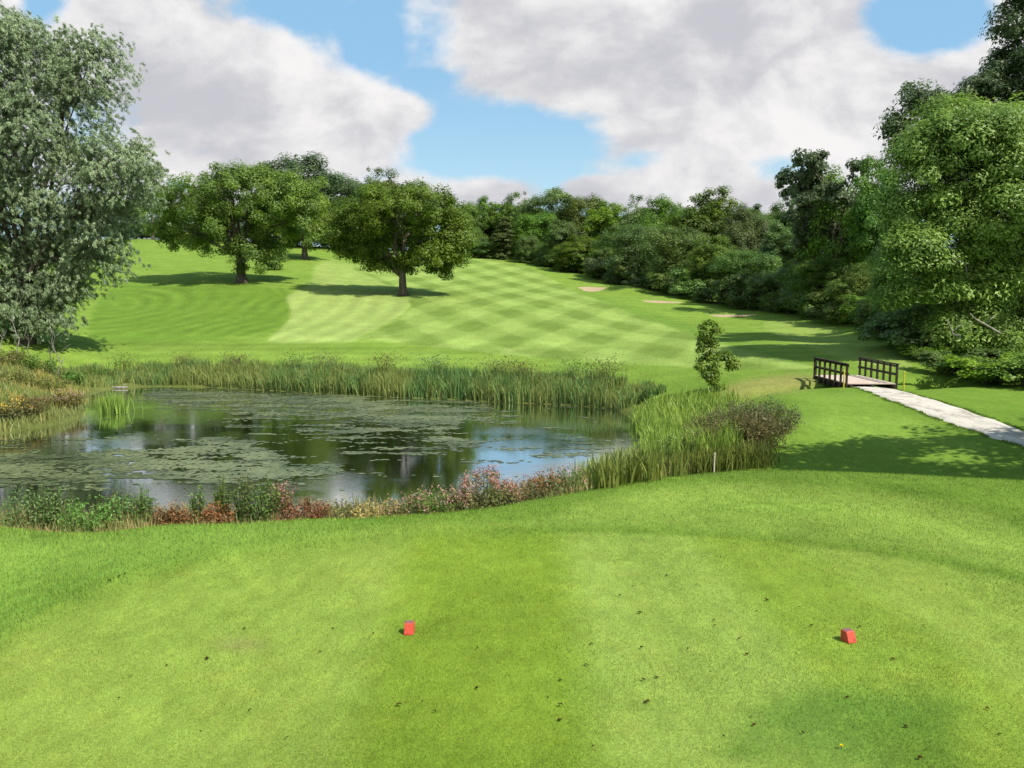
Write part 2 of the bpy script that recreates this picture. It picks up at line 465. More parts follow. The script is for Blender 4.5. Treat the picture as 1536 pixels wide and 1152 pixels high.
# mid-distance rough with mower lines
lines = np.sin(GY * 2.4 + .8 * w1 + GX * .12) 
blend(smst(45, 60, GY), (.128, .215, .028))
scale(smst(45, 60, GY), 1 + .07 * lines[..., None] + .06 * w3[..., None])
# curved mower tracks on the left slope
cx, cy = hit(330, 455)[0][:2]
rr = np.hypot((GX - cx + 14) * 1.0, (GY - cy + 4) * .6)
left = reg([(120, 520), (150, 440), (190, 420), (430, 430), (440, 445), (425, 500), (300, 512)], 6)
blend(left, (.088, .170, .018), .85)
scale(left, 1 + (.15 * np.sin(rr * 2.9 + 5.5 * w1 + 3 * w3) * np.clip(.5 + 1.3 * w1, 0, 1))[..., None])
band = reg([(432, 440), (470, 432), (540, 440), (605, 445), (622, 452), (612, 468), (580, 486), (540, 506), (535, 512), (470, 514), (405, 514), (402, 508), (425, 492), (440, 470), (430, 452)], 4)
blend(band, (.205, .292, .066)); scale(band, 1 + .09 * np.sin(rr * 2.2 + .6)[..., None])
band2 = reg([(428, 445), (470, 425), (470, 395), (500, 390), (540, 400), (560, 412), (600, 430), (610, 448)], 6)
blend(band2, (.200, .285, .062), .85)
# striped fairway
fair = reg([(545, 506), (600, 478), (625, 455), (560, 415), (520, 402), (560, 392), (700, 388), (740, 389), (800, 402), (850, 432), (950, 470), (1060, 508), (1160, 535), (1235, 552), (1180, 556), (1000, 549), (850, 541), (700, 526), (600, 515), (530, 508)], 2)
def stripe(nx, ny, wdt, ph):
    s = (GX * nx + GY * ny) / wdt + ph + .05 * w1
    return np.tanh(3.6 * np.sin(s * math.pi + .25 * w2))
s1 = stripe(.93, .37, 3.7, .2); s2 = stripe(-.93, .37, 3.7, .1)
blend(fair, (.155, .240, .044))
scale(fair, 1 + (.14 * s1 + .125 * s2)[..., None] * np.array([1.05, .9, 1.3]))
# light collar near the green on the right and darker swathe beside the fairway
blend(reg([(1140, 480), (1200, 480), (1290, 505), (1345, 530), (1380, 555), (1300, 548), (1220, 525), (1150, 498)], 4), (.180, .265, .050), .75)
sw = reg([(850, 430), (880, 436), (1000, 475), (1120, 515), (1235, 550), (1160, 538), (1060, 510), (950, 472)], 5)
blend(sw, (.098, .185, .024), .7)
# bright verge strips beyond the reeds
for yy, k in ((514, .5), (527, -.35), (538, .3)):
    m_ = np.where(vis, np.exp(-((PY - yy - (PX - 700) * .02) / 5.0) ** 2), 0) * smst(50, 60, GY) * smst(1000, 800, PX)
    scale(m_, 1 + .28 * k)
# rough grass: gully side, pond edge
gm = reg([(1060, 590), (1120, 568), (1200, 560), (1235, 568), (1210, 585), (1150, 592), (1100, 600)], 8)
blend(gm, (.20, .20, .055), .7)
blend(np.where(near, smst(2.6, .3, SP), 0), (.085, .095, .028), .8)
# right-hand slopes and mound
mnd = smst(25, 10, GY)
scale(np.where(vis, smst(60, 20, GY), 0), 1 + (.07 * w1 + .05 * w2)[..., None])
rb = reg([(1180, 600), (1280, 585), (1330, 612), (1420, 650), (1500, 680), (1300, 660), (1180, 640)], 10)
blend(rb, (.135, .235, .030), .8)
blend(reg([(800, 790), (900, 745), (1050, 722), (1300, 730), (1536, 780), (1660, 905), (1560, 868), (1400, 834), (1250, 814), (1100, 801), (960, 795), (800, 793), (650, 796), (480, 808), (480, 800), (650, 785)], 8), (.148, .238, .034), .9)
# the tee itself
tsw = tee_s + 26 * (vnoise0(GX * .7, GY * .7) - .5) * smst(900, 500, PX)
tm = np.where(vis & (GY < 25), smst(4, -4, tsw) * smst(700, 900, PX) + smst(22, -22, tsw) * smst(900, 700, PX), 0)
blend(tm, teec)
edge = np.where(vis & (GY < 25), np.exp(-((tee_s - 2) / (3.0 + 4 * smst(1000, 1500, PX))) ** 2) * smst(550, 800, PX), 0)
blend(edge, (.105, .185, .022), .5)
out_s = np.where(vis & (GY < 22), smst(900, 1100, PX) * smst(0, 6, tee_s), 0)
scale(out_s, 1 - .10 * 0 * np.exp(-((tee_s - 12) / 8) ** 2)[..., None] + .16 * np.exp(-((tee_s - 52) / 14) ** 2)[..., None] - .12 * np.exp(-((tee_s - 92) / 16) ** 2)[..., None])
def bandx(x0, x1, y0=830, soft=26):   # mowing bands run away from the camera on the tee
    X0, X1 = hit(x0[0], x0[1])[0], hit(x1[0], x1[1])[0]
    X2, X3 = hit(x0[2], x0[3])[0], hit(x1[2], x1[3])[0]
    l = X0[0] + (GY - X0[1]) * (X2[0] - X0[0]) / (X2[1] - X0[1]); r = X1[0] + (GY - X1[1]) * (X3[0] - X1[0]) / (X3[1] - X1[1])
    return smst(-.3, .3, GX - l) * smst(-.3, .3, r - GX) * tm
b1 = bandx((600, 860, 520, 1140), (855, 860, 900, 1140))
scale(b1, np.array([.80, .86, .55]))
b2 = bandx((1085, 850, 1330, 1140), (1260, 860, 1700, 1140))
scale(b2, np.array([.86, .90, .70]))
b3 = bandx((855, 860, 900, 1140), (1085, 850, 1330, 1140))
scale(b3, np.array([1.04, 1.04, 1.15]))
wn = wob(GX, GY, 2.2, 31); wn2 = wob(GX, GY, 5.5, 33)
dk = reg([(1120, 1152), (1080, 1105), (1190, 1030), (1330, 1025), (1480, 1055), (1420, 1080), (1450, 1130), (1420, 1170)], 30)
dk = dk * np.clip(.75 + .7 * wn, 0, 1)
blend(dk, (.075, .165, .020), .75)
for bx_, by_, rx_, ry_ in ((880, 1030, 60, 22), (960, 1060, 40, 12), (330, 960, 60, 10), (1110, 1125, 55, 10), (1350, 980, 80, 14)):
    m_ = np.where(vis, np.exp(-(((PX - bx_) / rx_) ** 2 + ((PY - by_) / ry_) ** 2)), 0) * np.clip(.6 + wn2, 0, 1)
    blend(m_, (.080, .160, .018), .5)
tan_ = np.where(vis, np.exp(-(((PX - 360) / 40) ** 2 + ((PY - 965) / 12) ** 2)), 0)
blend(tan_, (.20, .19, .07), .4)
# worn and rougher ground on the left of the tee
lf = np.where(vis & (GY < 25), smst(-10, 25, tee_s) * smst(700, 450, PX), 0)
blend(lf, (.142, .252, .034), .9)
scale(lf, 1 + .16 * wn[..., None])
scale(np.where(vis & (GY < 25), 1.0, 0), 1 + .04 * wn2[..., None] + .035 * w1[..., None])
pn = vnoise0(GX * .45 + 3, GY * .45); pn2 = vnoise0(GX * 1.7 + 9, GY * 1.1 + 2)
scale(np.where(vis, 1.0, 0), 1 + (.30 * (pn - .5))[..., None] * np.array([1.0, .7, 1.2]) + (.26 * (pn2 - .5))[..., None] * np.array([1, .8, 1]))
col = np.clip(col * np.array([1.07, .99, 1.16]), .002, .8)

nv, nu = GX.shape
idx = np.arange(nv * nu).reshape(nv, nu)
quads = np.stack([idx[:-1, :-1], idx[:-1, 1:], idx[1:, 1:], idx[1:, :-1]], -1).reshape(-1, 4)
Vg = np.stack([GX, GY, GZ], -1).reshape(-1, 3)
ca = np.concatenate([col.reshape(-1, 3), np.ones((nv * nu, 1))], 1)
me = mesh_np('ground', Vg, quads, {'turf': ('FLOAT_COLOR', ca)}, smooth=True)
gm_, t, out = material('turf')
tc = t.node('ShaderNodeTexCoord').outputs['Object']
at = t.node('ShaderNodeAttribute', attribute_name='turf').outputs['Color']
nA = t.noise(tc, 38, 6, .65); nB = t.noise(t.vm('MULTIPLY', tc, (1, .55, 1)), 5.5, 6, .62); nC = t.noise(t.vm('MULTIPLY', tc, (.6, .35, 1)), .9, 7, .66); nD = t.noise(tc, 140, 3, .6)
f = t.m('MULTIPLY', t.mapr(nA, .25, .75, .72, 1.26, False), t.mapr(nB, .25, .75, .80, 1.2, False))
f = t.m('MULTIPLY', f, t.mapr(nC, .3, .7, .90, 1.10, False))
f = t.m('MULTIPLY', f, t.mapr(nD, .25, .75, .7, 1.25, False))
cc = t.vm('SCALE', at, scale=f)
yel = t.mix(t.mapr(t.noise(t.vm('ADD', tc, (7, 3, 0)), 2.3, 6, .65), .48, .72, 0, .40), cc, t.vm('MULTIPLY', cc, (1.30, 1.08, 1.1)))
b = t.node('ShaderNodeBsdfPrincipled', {'Base Color': yel, 'Roughness': .9, 'Specular IOR Level': .03})
hgt = t.m('ADD', t.m('MULTIPLY', nA, .35), t.m('ADD', t.m('MULTIPLY', nB, 1.0), t.m('MULTIPLY', nD, .15)))
bp = t.node('ShaderNodeBump', {'Strength': .55, 'Distance': .05, 'Height': hgt})
t.nt.links.new(bp.outputs[0], b.inputs['Normal']); t.nt.links.new(b.outputs[0], out.inputs[0])
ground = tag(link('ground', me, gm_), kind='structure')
TURF = gm_

def colour_at(x, y):
    u, v = toUV(x, y)
    i = np.clip(np.round(np.interp(u, un, np.arange(len(un)))).astype(int), 0, nu - 1); j = np.clip(np.round(np.interp(v, vn, np.arange(len(vn)))).astype(int), 0, nv - 1)
    return col[j, i]

# ------------------------------------------------------------------ water
pw = np.array([on_water(-420, 690), on_water(-100, 600), on_water(150, 572), on_water(400, 572), on_water(700, 588), on_water(960, 596), on_water(1010, 640), on_water(990, 720), on_water(800, 765), on_water(400, 800), on_water(-450, 800)])
acc = Acc(); acc.add([[x, y, WATER] for x, y in pw], [list(range(len(pw)))[::-1]])
wm, t, out = material('pond_water')
tc = t.node('ShaderNodeTexCoord').outputs['Object']
rip = t.noise(t.vm('MULTIPLY', tc, (1.0, 2.6, 1)), 5.0, 3, .5)
big = t.noise(t.vm('MULTIPLY', tc, (1.0, 1.4, 1)), .16, 4, .6)
bp = t.node('ShaderNodeBump', {'Strength': t.mapr(big, .4, .62, .018, .07), 'Distance': .05, 'Height': rip})
b = t.node('ShaderNodeBsdfPrincipled', {'Base Color': (.020, .026, .010, 1), 'Roughness': .03, 'IOR': 1.333, 'Specular IOR Level': .5})
gl = t.node('ShaderNodeBsdfGlossy', {'Color': (.93, .96, .96, 1), 'Roughness': .025})
fr = t.node('ShaderNodeFresnel', {'IOR': 1.33})
t.nt.links.new(bp.outputs[0], b.inputs['Normal']); t.nt.links.new(bp.outputs[0], gl.inputs['Normal']); t.nt.links.new(bp.outputs[0], fr.inputs['Normal'])
mx = t.node('ShaderNodeMixShader', {0: t.m('MULTIPLY', t.m('ADD', fr.outputs[0], .40, clamp=True), 1.0), 1: b.outputs[0], 2: gl.outputs[0]})
t.nt.links.new(mx.outputs[0], out.inputs[0])
me = acc.mesh('pond_water')
tag(link('water', me, wm), kind='structure')

# floating weed: thousands of small leaves lying on the water in mats
def vnoise(x, y, seed):
    o = 0; a = 1; tot = 0
    for k in range(4):
        r = np.random.default_rng(seed + k)
        T = r.uniform(0, 1, (64, 64)); s = 2.0 ** k
        xs = x * s; ys = y * s; xi = np.floor(xs).astype(int); yi = np.floor(ys).astype(int)
        fx = xs - xi; fy = ys - yi; fx = fx * fx * (3 - 2 * fx); fy = fy * fy * (3 - 2 * fy)
        g = lambda i, j: T[i % 64, j % 64]
        o = o + a * ((g(xi, yi) * (1 - fx) + g(xi + 1, yi) * fx) * (1 - fy) + (g(xi, yi + 1) * (1 - fx) + g(xi + 1, yi + 1) * fx) * fy)
        tot += a; a *= .55
    return o / tot
N = 420000
x0, y0 = POND.min(0); x1, y1 = POND.max(0)
X = rng.uniform(x0, x1, N); Y = rng.uniform(y0, y1, N)
inside = sdf(X, Y, POND) < -.15
X, Y = X[inside], Y[inside]
wx, wy = project(X, Y, np.full(len(X), WATER))
dn = vnoise(X * .16 + 5, Y * .26, 50)
pr = np.full(len(X), .02)
def zone(poly, dens, soft=10):
    global pr
    m = smst(soft, -soft, sdf(wx, wy, smooth_poly(poly, 2)))
    pr = pr * (1 - m) + dens * m
zone([(200, 582), (400, 588), (640, 600), (760, 610), (700, 625), (680, 650), (560, 640), (380, 618), (230, 612)], .66)
zone([(350, 610), (560, 625), (700, 650), (715, 680), (600, 700), (520, 690), (500, 660), (400, 650), (330, 640)], .40)
zone([(100, 670), (220, 650), (380, 662), (420, 690), (520, 700), (505, 718), (420, 726), (210, 722), (130, 712)], .80)
zone([(-60, 690), (60, 668), (130, 690), (190, 735), (60, 740), (-80, 745)], .48)
zone([(110, 640), (200, 635), (240, 650), (220, 665), (120, 665)], .10)
zone([(470, 738), (520, 735), (620, 752), (560, 762), (480, 760)], .9, 5)
zone([(150, 726), (400, 734), (640, 740), (640, 770), (100, 775)], .0, 5)
zone([(105, 640), (150, 622), (240, 608), (250, 640), (330, 662), (210, 676), (110, 680)], .16, 8)
zone([(690, 615), (770, 618), (790, 632), (720, 640)], .35)
thr = 1 - pr
keep = vnoise(X * .55 + 1, Y * 1.5 + 3, 80) * .70 + dn * .30 + rng.normal(0, .06, len(X)) > .28 + .46 * thr
keep &= rng.uniform(size=len(X)) < .12 + 1.7 * np.clip(vnoise(X * .9, Y * 3.4, 88) - .34, 0, 1)
X, Y, dn = X[keep], Y[keep], dn[keep]
n = len(X)
k = 6
ang = np.linspace(0, 2 * math.pi, k, endpoint=False)[None] + rng.uniform(0, 6.28, (n, 1))
R = (.078 * rng.uniform(.6, 1.6, (n, 1)) * (1 + .25 * rng.normal(size=(n, k))))
pv = np.stack([X[:, None] + R * np.cos(ang) * 1.15, Y[:, None] + R * np.sin(ang), np.full((n, k), WATER) + .006 + .010 * rng.uniform(size=(n, 1))], -1).reshape(-1, 3)
tone = np.repeat(np.clip(.5 + rng.normal(0, .25, n) + (vnoise(X * .35, Y * .8, 95) - .5) * 1.8, 0, 1), k)
me = mesh_np('pond_weed', pv, np.arange(n * k).reshape(n, k), {'tone': ('FLOAT', tone)})
weedm = leaf_mat('weed', (.048, .074, .024), (.160, .198, .074), trans=0.0, rough=.4, spec=.4)
tag(link('floating_pond_weed', me, weedm), 'mats of small green weed floating on the pond', 'pond weed', kind='stuff')

# ------------------------------------------------------------------ leaves and trees
def leaf_quads(c, nrmv, t, ln, wd, tone):
    n = len(c); b = np.cross(nrmv, t)
    ln = np.broadcast_to(ln, (n,))[:, None] * .5; wd = np.broadcast_to(wd, (n,))[:, None] * .5
    V = np.stack([c - t * ln, c + b * wd - t * ln * .1 + nrmv * ln * .12, c + t * ln, c - b * wd - t * ln * .1 + nrmv * ln * .12], 1).reshape(-1, 3)
    return V, np.arange(n * 4).reshape(n, 4), np.repeat(tone, 4)

def crown_mesh(name, lobes, n_spray, per, spray_r=1.3, flat=.6, leaf=.3, asp=.62, shell=.85, seed=1, mode='broad', zmin=.25, inner=.62, hang=1.6, jag=.16):
    r = np.random.default_rng(seed)
    L = np.asarray(lobes, float); k = len(L)
    w = (L[:, 3] * L[:, 4] * L[:, 5]) ** .48; w /= w.sum()
    n = int(n_spray * 2.2)
    li = r.choice(k, n, p=w); d = rndunit(n, r)
    d[:, 2] = np.where((d[:, 2] < -.35) & (r.uniform(size=n) < .6), -d[:, 2], d[:, 2])
    rad = np.where(r.uniform(size=n) < shell, 1 - .22 * r.uniform(size=n) ** 1.4 + jag * r.normal(size=n) * .6, r.uniform(size=n) ** .5 * .8)
    c = L[li, :3] + d * L[li, 3:] * rad[:, None]
    ok = c[:, 2] > zmin
    for j in range(k):
        q = np.linalg.norm((c - L[j, :3]) / L[j, 3:], axis=1)
        ok &= ~((q < inner) & (li != j) & (r.uniform(size=n) < .88))
    c, d, li = c[ok][:n_spray], d[ok][:n_spray], li[ok][:n_spray]
    n = len(c)
    sr = spray_r * r.uniform(.55, 1.35, n)
    cnt = np.maximum(6, (per * (sr / spray_r) ** 1.6)).astype(int)
    si = np.repeat(np.arange(n), cnt); m = len(si)
    st_ = np.clip(.42 + .16 * r.normal(size=n) + (.16 * r.normal(size=k))[li], 0, 1)
    out = nrm(d + .25 * rndunit(n, r))
    if mode == 'broad':
        o = rndunit(m, r) * (r.uniform(size=(m, 1)) ** .45)
        o[:, 2] *= flat
        pos = c[si] + o * sr[si][:, None]
        # sprays bow down slightly towards their outer rim
        pos[:, 2] -= .22 * sr[si] * (o[:, 0] ** 2 + o[:, 1] ** 2)
        nv_ = nrm(out[si] * .45 + np.array([0, 0, .50]) + o * .85 + .55 * rndunit(m, r))
        tt = nrm(np.cross(nv_, rndunit(m, r)))
    else:   # hanging shoots: leaves strung along drooping curves
        s = r.uniform(size=m); shoot = r.integers(0, 14, m)
        a = (si * 14 + shoot); ra = np.random.default_rng(seed + 99)
        offs = ra.normal(size=(n * 14, 3)) * np.array([.55, .55, .40]); ln_ = ra.uniform(.45, 1.25, n * 14); dirx = ra.normal(size=(n * 14, 3))
        dirx[:, 2] = 0; dirx = nrm(dirx * .8 + out.repeat(14, 0) * np.array([1, 1, 0]))
        base_ = c[si] + offs[a] * sr[si][:, None]
        q = s * ln_[a] * hang
        pos = base_ + dirx[a] * (.45 * q - .12 * q * q)[:, None] + np.stack([0 * q, 0 * q, .25 * q - .36 * q ** 2 - .25 * q], 1) + .06 * r.normal(size=(m, 3))
        nv_ = nrm(out[si] * .5 + np.array([.15, -.15, .5]) + .65 * rndunit(m, r))
        tt = nrm(np.array([0, 0, -.9]) + dirx[a] * .4 + .75 * rndunit(m, r)); tt = nrm(tt - nv_ * (tt * nv_).sum(1, keepdims=True))
    tone = np.clip(st_[si] + .18 * r.normal(size=m), 0, 1)
    ln = leaf * r.uniform(.5, 1.5, m) * (.8 + .4 * r.uniform(size=n))[si]
    V, Q, T = leaf_quads(pos, nv_, tt, ln, ln * asp, tone)
    return mesh_np(name, V, Q, {'tone': ('FLOAT', T)}), c

def limb_path(a, b, r, sag=.12, n=7):
    a = np.asarray(a, float); b = np.asarray(b, float)
    s = np.linspace(0, 1, n)[:, None]; L = np.linalg.norm(b - a)
    p = a + (b - a) * s
    p += np.sin(s * math.pi) * np.array([0, 0, 1]) * L * sag
    j = r.normal(size=(n, 3)) * L * .035; j[0] = 0; p += j
    return p

def trunk_mesh(name, height, r0, targets, seed=1, flare=1.5, twig_from=None, ntwig=0, lean=(0, 0), k=10):
    r = np.random.default_rng(seed); a = Acc()
    s = np.linspace(0, 1, 9); pts = np.stack([lean[0] * s + .05 * height * np.sin(s * 3 + seed) * .3, lean[1] * s, s * height - .25], 1)
    rad = r0 * (1 - .45 * s); rad[0] *= flare; rad[1] *= 1 + (flare - 1) * .25
    a.tube(pts, rad, k)
    for tg in targets:
        h0 = r.uniform(.55, 1.0); i = int(h0 * 8); p0 = pts[i]
        pp = limb_path(p0, tg, r)
        R0 = r0 * r.uniform(.32, .5)
        a.tube(pp, R0 * (1 - .8 * np.linspace(0, 1, len(pp))), 6)
        if ntwig and twig_from is not None:
            dd = np.linalg.norm(twig_from - tg, axis=1); nn = np.argsort(dd)[:ntwig]
            for q in nn:
                p1 = pp[r.integers(3, 7)]
                tp = limb_path(p1, twig_from[q], r, .06, 5)
                a.tube(tp, R0 * .3 * (1 - .75 * np.linspace(0, 1, 5)), 4, cap=False)
    return a.mesh(name, smooth=True)

bark = plain_mat('bark', (.14, .115, .085), .9, .4, 6, .8, col2=(.05, .04, .03), stretch=(1, 1, .25))
bark_pale = plain_mat('pale_bark', (.30, .28, .24), .85, .3, 5, .6, col2=(.13, .12, .10), stretch=(1, 1, .3))
M_oak = leaf_mat('oak_leaf', (0.073, 0.129, 0.012), (0.209, 0.310, 0.025))
M_oak2 = leaf_mat('dark_oak_leaf', (0.056, 0.120, 0.015), (0.133, 0.229, 0.025))
M_wood = leaf_mat('wood_leaf', (0.052, 0.111, 0.015), (0.165, 0.277, 0.033))
M_wood2 = leaf_mat('wood_leaf_grey', (0.059, 0.096, 0.019), (0.159, 0.226, 0.043))
M_woodl = leaf_mat('wood_leaf_light', (0.058, 0.111, 0.013), (0.143, 0.240, 0.029))
M_willow = leaf_mat('willow_leaf', (0.106, 0.175, 0.058), (0.300, 0.405, 0.169), trans=.22, rough=.45, spec=.4)
M_ash = leaf_mat('ash_leaf', (0.077, 0.156, 0.020), (0.239, 0.395, 0.061))
M_ashd = leaf_mat('dark_ash_leaf', (0.040, 0.072, 0.014), (0.113, 0.167, 0.041))
M_pine = leaf_mat('pine_leaf', (0.053, 0.097, 0.033), (0.118, 0.179, 0.060))

def px_lobes(base, lobes, d, deep=.85):
    """lobes given as photo ellipses on the tree's own distance -> real ellipsoids about the base"""
    o = []; r = np.random.default_rng(len(lobes) * 7 + int(d))
    for L in lobes:
        px, py, rx, ry = L[:4]; dd = d + (L[4] if len(L) > 4 else r.uniform(-1, 1) * rx / F * d * .5)
        c = P(px, py, dd) - base; s = dd / F
        o.append((c[0], c[1], c[2], rx * s, max(rx, ry) * s * deep, ry * s))
    return np.array(o)

def feature_tree(name, label, base, lobes, mat, trunk_h, trunk_r, seed, n_spray, per, cat='tree', barkm=None, twigs=6, group=None, **kw):
    e = empty(name, base, label, cat, group)
    cm, sp = crown_mesh(name + '_crown', lobes, n_spray, per, seed=seed, **kw)
    tg = lobes[:, :3]
    tm_ = trunk_mesh(name + '_trunk', trunk_h, trunk_r, tg, seed, twig_from=sp, ntwig=twigs)
    link('trunk', tm_, barkm or bark, e); link('crown', cm, mat, e)
    return e

# --- the two fairway oaks and their neighbours
b = hit(362, 423)[0]; d = b[1]
feature_tree('oak_tree', 'broad sunlit oak on the grassy slope with low leaves round its short trunk', b,
    px_lobes(b, [(365, 288, 68, 36), (303, 304, 56, 40), (428, 303, 50, 36), (258, 338, 36, 22), (368, 385, 36, 20), (350, 335, 60, 28), (415, 345, 45, 30), (335, 280, 40, 24), (390, 278, 42, 24), (455, 325, 22, 34), (368, 378, 30, 17), (292, 362, 34, 15), (245, 345, 18, 14), (400, 372, 22, 14)], d),
    M_oak, 5.5, .72, 21, 420, 290, spray_r=1.25, flat=.72, leaf=.24, jag=.24)
b = hit(605, 443)[0]; d = b[1]
feature_tree('oak_tree', 'dark green oak with a bare trunk standing beside the striped fairway', b,
    px_lobes(b, [(600, 318, 70, 36), (545, 330, 45, 34), (655, 330, 48, 34), (515, 352, 26, 24), (600, 358, 75, 32), (682, 358, 30, 30), (560, 380, 42, 18), (650, 385, 40, 20), (528, 372, 26, 14), (600, 400, 26, 12), (664, 402, 15, 12), (572, 298, 35, 18), (628, 298, 38, 20), (562, 398, 14, 10)], d),
    M_oak2, 5.2, .62, 22, 420, 290, spray_r=1.25, flat=.72, leaf=.24, jag=.24)
b = hit(458, 389)[0]; d = b[1]
feature_tree('oak_tree', 'smaller yellow-green tree with a visible trunk behind and between the two oaks', b,
    px_lobes(b, [(462, 315, 34, 28), (484, 345, 20, 22), (440, 340, 28, 24), (462, 350, 30, 18), (430, 365, 16, 10)], d), M_oak, 6, .6, 23, 150, 120, spray_r=1.5, flat=.55, leaf=.36)
b = hit(412, 404)[0]; d = b[1]
feature_tree('young_tree', 'low dark round bush just right of the sunlit oak trunk', b,
    px_lobes(b, [(412, 387, 17, 12), (402, 390, 10, 9), (422, 391, 9, 9)], d), M_oak2, 1.2, .16, 24, 40, 120, cat='small tree', spray_r=.7, leaf=.22, twigs=2)

# --- willow on the left
b = hit(38, 512)[0]; d = b[1]
wl = [(30, 85, 72, 60), (10, 110, 90, 70), (130, 95, 52, 50), (100, 165, 75, 55), (20, 210, 90, 60), (165, 255, 62, 48), (195, 285, 42, 36), (95, 280, 80, 60), (20, 320, 70, 60), (135, 345, 55, 45), (150, 390, 32, 42), (60, 400, 60, 45),
      (40, 455, 60, 38), (95, 440, 30, 30), (10, 470, 50, 35), (110, 385, 40, 40), (-60, 100, 100, 100), (-80, 260, 110, 110), (-50, 400, 90, 70), (-90, 0, 80, 70), (70, 480, 30, 20)]
feature_tree('willow_tree', 'huge silvery grey-green willow leaning over the pond bank', b, px_lobes(b, wl, d, .8), M_willow, 8, .55, 31, 1500, 620, spray_r=1.2, leaf=.175, asp=.28, mode='hang', hang=1.0, jag=.18, shell=.75)

# --- ash on the right, and a taller darker tree behind it
b = hit(1540, 596)[0]; d = 53.0; b = np.array([P(1540, 596, d)[0], d, 0]); b[2] = H(b[0], b[1])
al = [(1450, 225, 75, 60), (1400, 250, 50, 48), (1500, 250, 70, 70), (1380, 320, 48, 50), (1450, 330, 75, 60), (1530, 330, 70, 80), (1370, 400, 45, 48), (1430, 420, 60, 55), (1505, 430, 70, 60), (1420, 495, 45, 40), (1480, 510, 55, 45), (1530, 530, 60, 40), (1478, 560, 40, 22), (1600, 300, 90, 140), (1620, 480, 90, 90), (1440, 185, 50, 30)]
feature_tree('ash_tree', 'large light green ash overhanging the grass beside the path, dead limbs showing', b, px_lobes(b, al, d, .8), M_ash, 8, .6, 41, 800, 380, barkm=bark_pale, spray_r=1.2, flat=.7, leaf=.25, asp=.36, jag=.24)
d2 = 61.0; b2 = np.array([P(1570, 560, d2)[0], d2, 0]); b2[2] = H(b2[0], b2[1])
al = [(1370, 148, 24, 26), (1400, 165, 22, 16), (1440, 150, 34, 20), (1480, 135, 34, 20), (1515, 110, 40, 40), (1530, 40, 30, 36), (1570, 20, 60, 60), (1530, 160, 60, 45), (1600, 120, 80, 90), (1345, 185, 14, 14), (1355, 215, 16, 12), (1600, 260, 90, 90), (1640, -40, 70, 70), (1525, -5, 22, 18)]
feature_tree('tall_tree', 'tall dark tree rising above and behind the light green ash', b2, px_lobes(b2, al, d2, .8), M_ashd, 13, .5, 42, 480, 170, spray_r=.95, flat=.6, leaf=.27, asp=.4, jag=.25, twigs=8)

# --- wood: crown kinds, each built once at about 16 m, then copied
def lobes_dome(r, h=16, wdt=12, skirt=True, n=11):
    o = []
    for i in range(n):
        a = r.uniform(0, 6.283); q = r.uniform(.0, .62) * wdt / 2; z = h * r.uniform(.42, .80); s = wdt * r.uniform(.22, .34)
        o.append((q * math.cos(a), q * math.sin(a), z, s, s, s * r.uniform(.7, .95)))
    o.append((0, 0, h * .78, wdt * .28, wdt * .28, h * .20))
    if skirt:
        for i in range(9):
            a = i * .7 + r.uniform(-.2, .2); q = r.uniform(.5, .75) * wdt / 2; z = h * r.uniform(.10, .36); s = wdt * r.uniform(.15, .24)
            o.append((q * math.cos(a), q * math.sin(a), z, s, s, s * 1.0))
    return np.array(o)
kinds = {}
def make_kind(key, lobes, mat, ns, per, trunk_h=5, seed=1, **kw):
    cm, sp = crown_mesh(key + '_crown', lobes, ns, per, seed=seed, **kw)
    tm_ = trunk_mesh(key + '_trunk', trunk_h, .35, lobes[:, :3][:10], seed, ntwig=2, twig_from=sp, k=7)
    top = np.array([v.co.z for v in cm.vertices]).max(); xs = np.array([v.co.x for v in cm.vertices])
    kinds[key] = (cm, tm_, float(np.percentile([v.co.z for v in cm.vertices], 99.7)), float(np.percentile(xs, 98) - np.percentile(xs, 2)), mat)
for i in range(4):
    r = np.random.default_rng(100 + i)
    make_kind(f'dome{i}', lobes_dome(r, 16, (10, 12, 13, 11)[i], n=(9, 12, 14, 10)[i]), M_wood, 290, 190, seed=60 + i, spray_r=(1.0, 1.25, 1.4, 1.1)[i], flat=.85, leaf=.27, jag=.22)
r = np.random.default_rng(140)
col_l = np.array([(r.uniform(-.6, .6), r.uniform(-.6, .6), z, 2.0 * (1 - abs(z - 7) / 14), 2.0 * (1 - abs(z - 7) / 14), 1.8) for z in np.linspace(1.5, 14.5, 10)])
make_kind('column', col_l, M_wood2, 120, 110, seed=70, spray_r=.8, flat=.8, leaf=.33)
r = np.random.default_rng(150)
op = np.array([(r.uniform(-4.5, 4.5), r.uniform(-4, 4), r.uniform(7, 14.5), r.uniform(1.3, 2.2), r.uniform(1.3, 2.2), r.uniform(.9, 1.5)) for _ in range(17)])
make_kind('open', op, M_pine, 150, 120, 9, seed=71, spray_r=.95, flat=.5, leaf=.34, inner=.4)
r = np.random.default_rng(160)
sh = np.array([(r.uniform(-2.4, 2.4), r.uniform(-2, 2), r.uniform(.8, 3.6), r.uniform(1.0, 1.6), r.uniform(1., 1.6), r.uniform(.8, 1.3)) for _ in range(11)])
make_kind('shrub', sh, M_wood, 120, 110, 1.5, seed=72, spray_r=.75, flat=.6, leaf=.24, zmin=.05)
r = np.random.default_rng(170)
pn = np.array([(r.uniform(-.4, .4), r.uniform(-.4, .4), z, 3.2 * (1 - z / 17) + .3, 3.2 * (1 - z / 17) + .3, .9) for z in np.linspace(1.5, 15.5, 12)])
make_kind('spruce', pn, M_pine, 170, 90, 8, seed=73, spray_r=.9, flat=.4, leaf=.32)
light_copies = {}
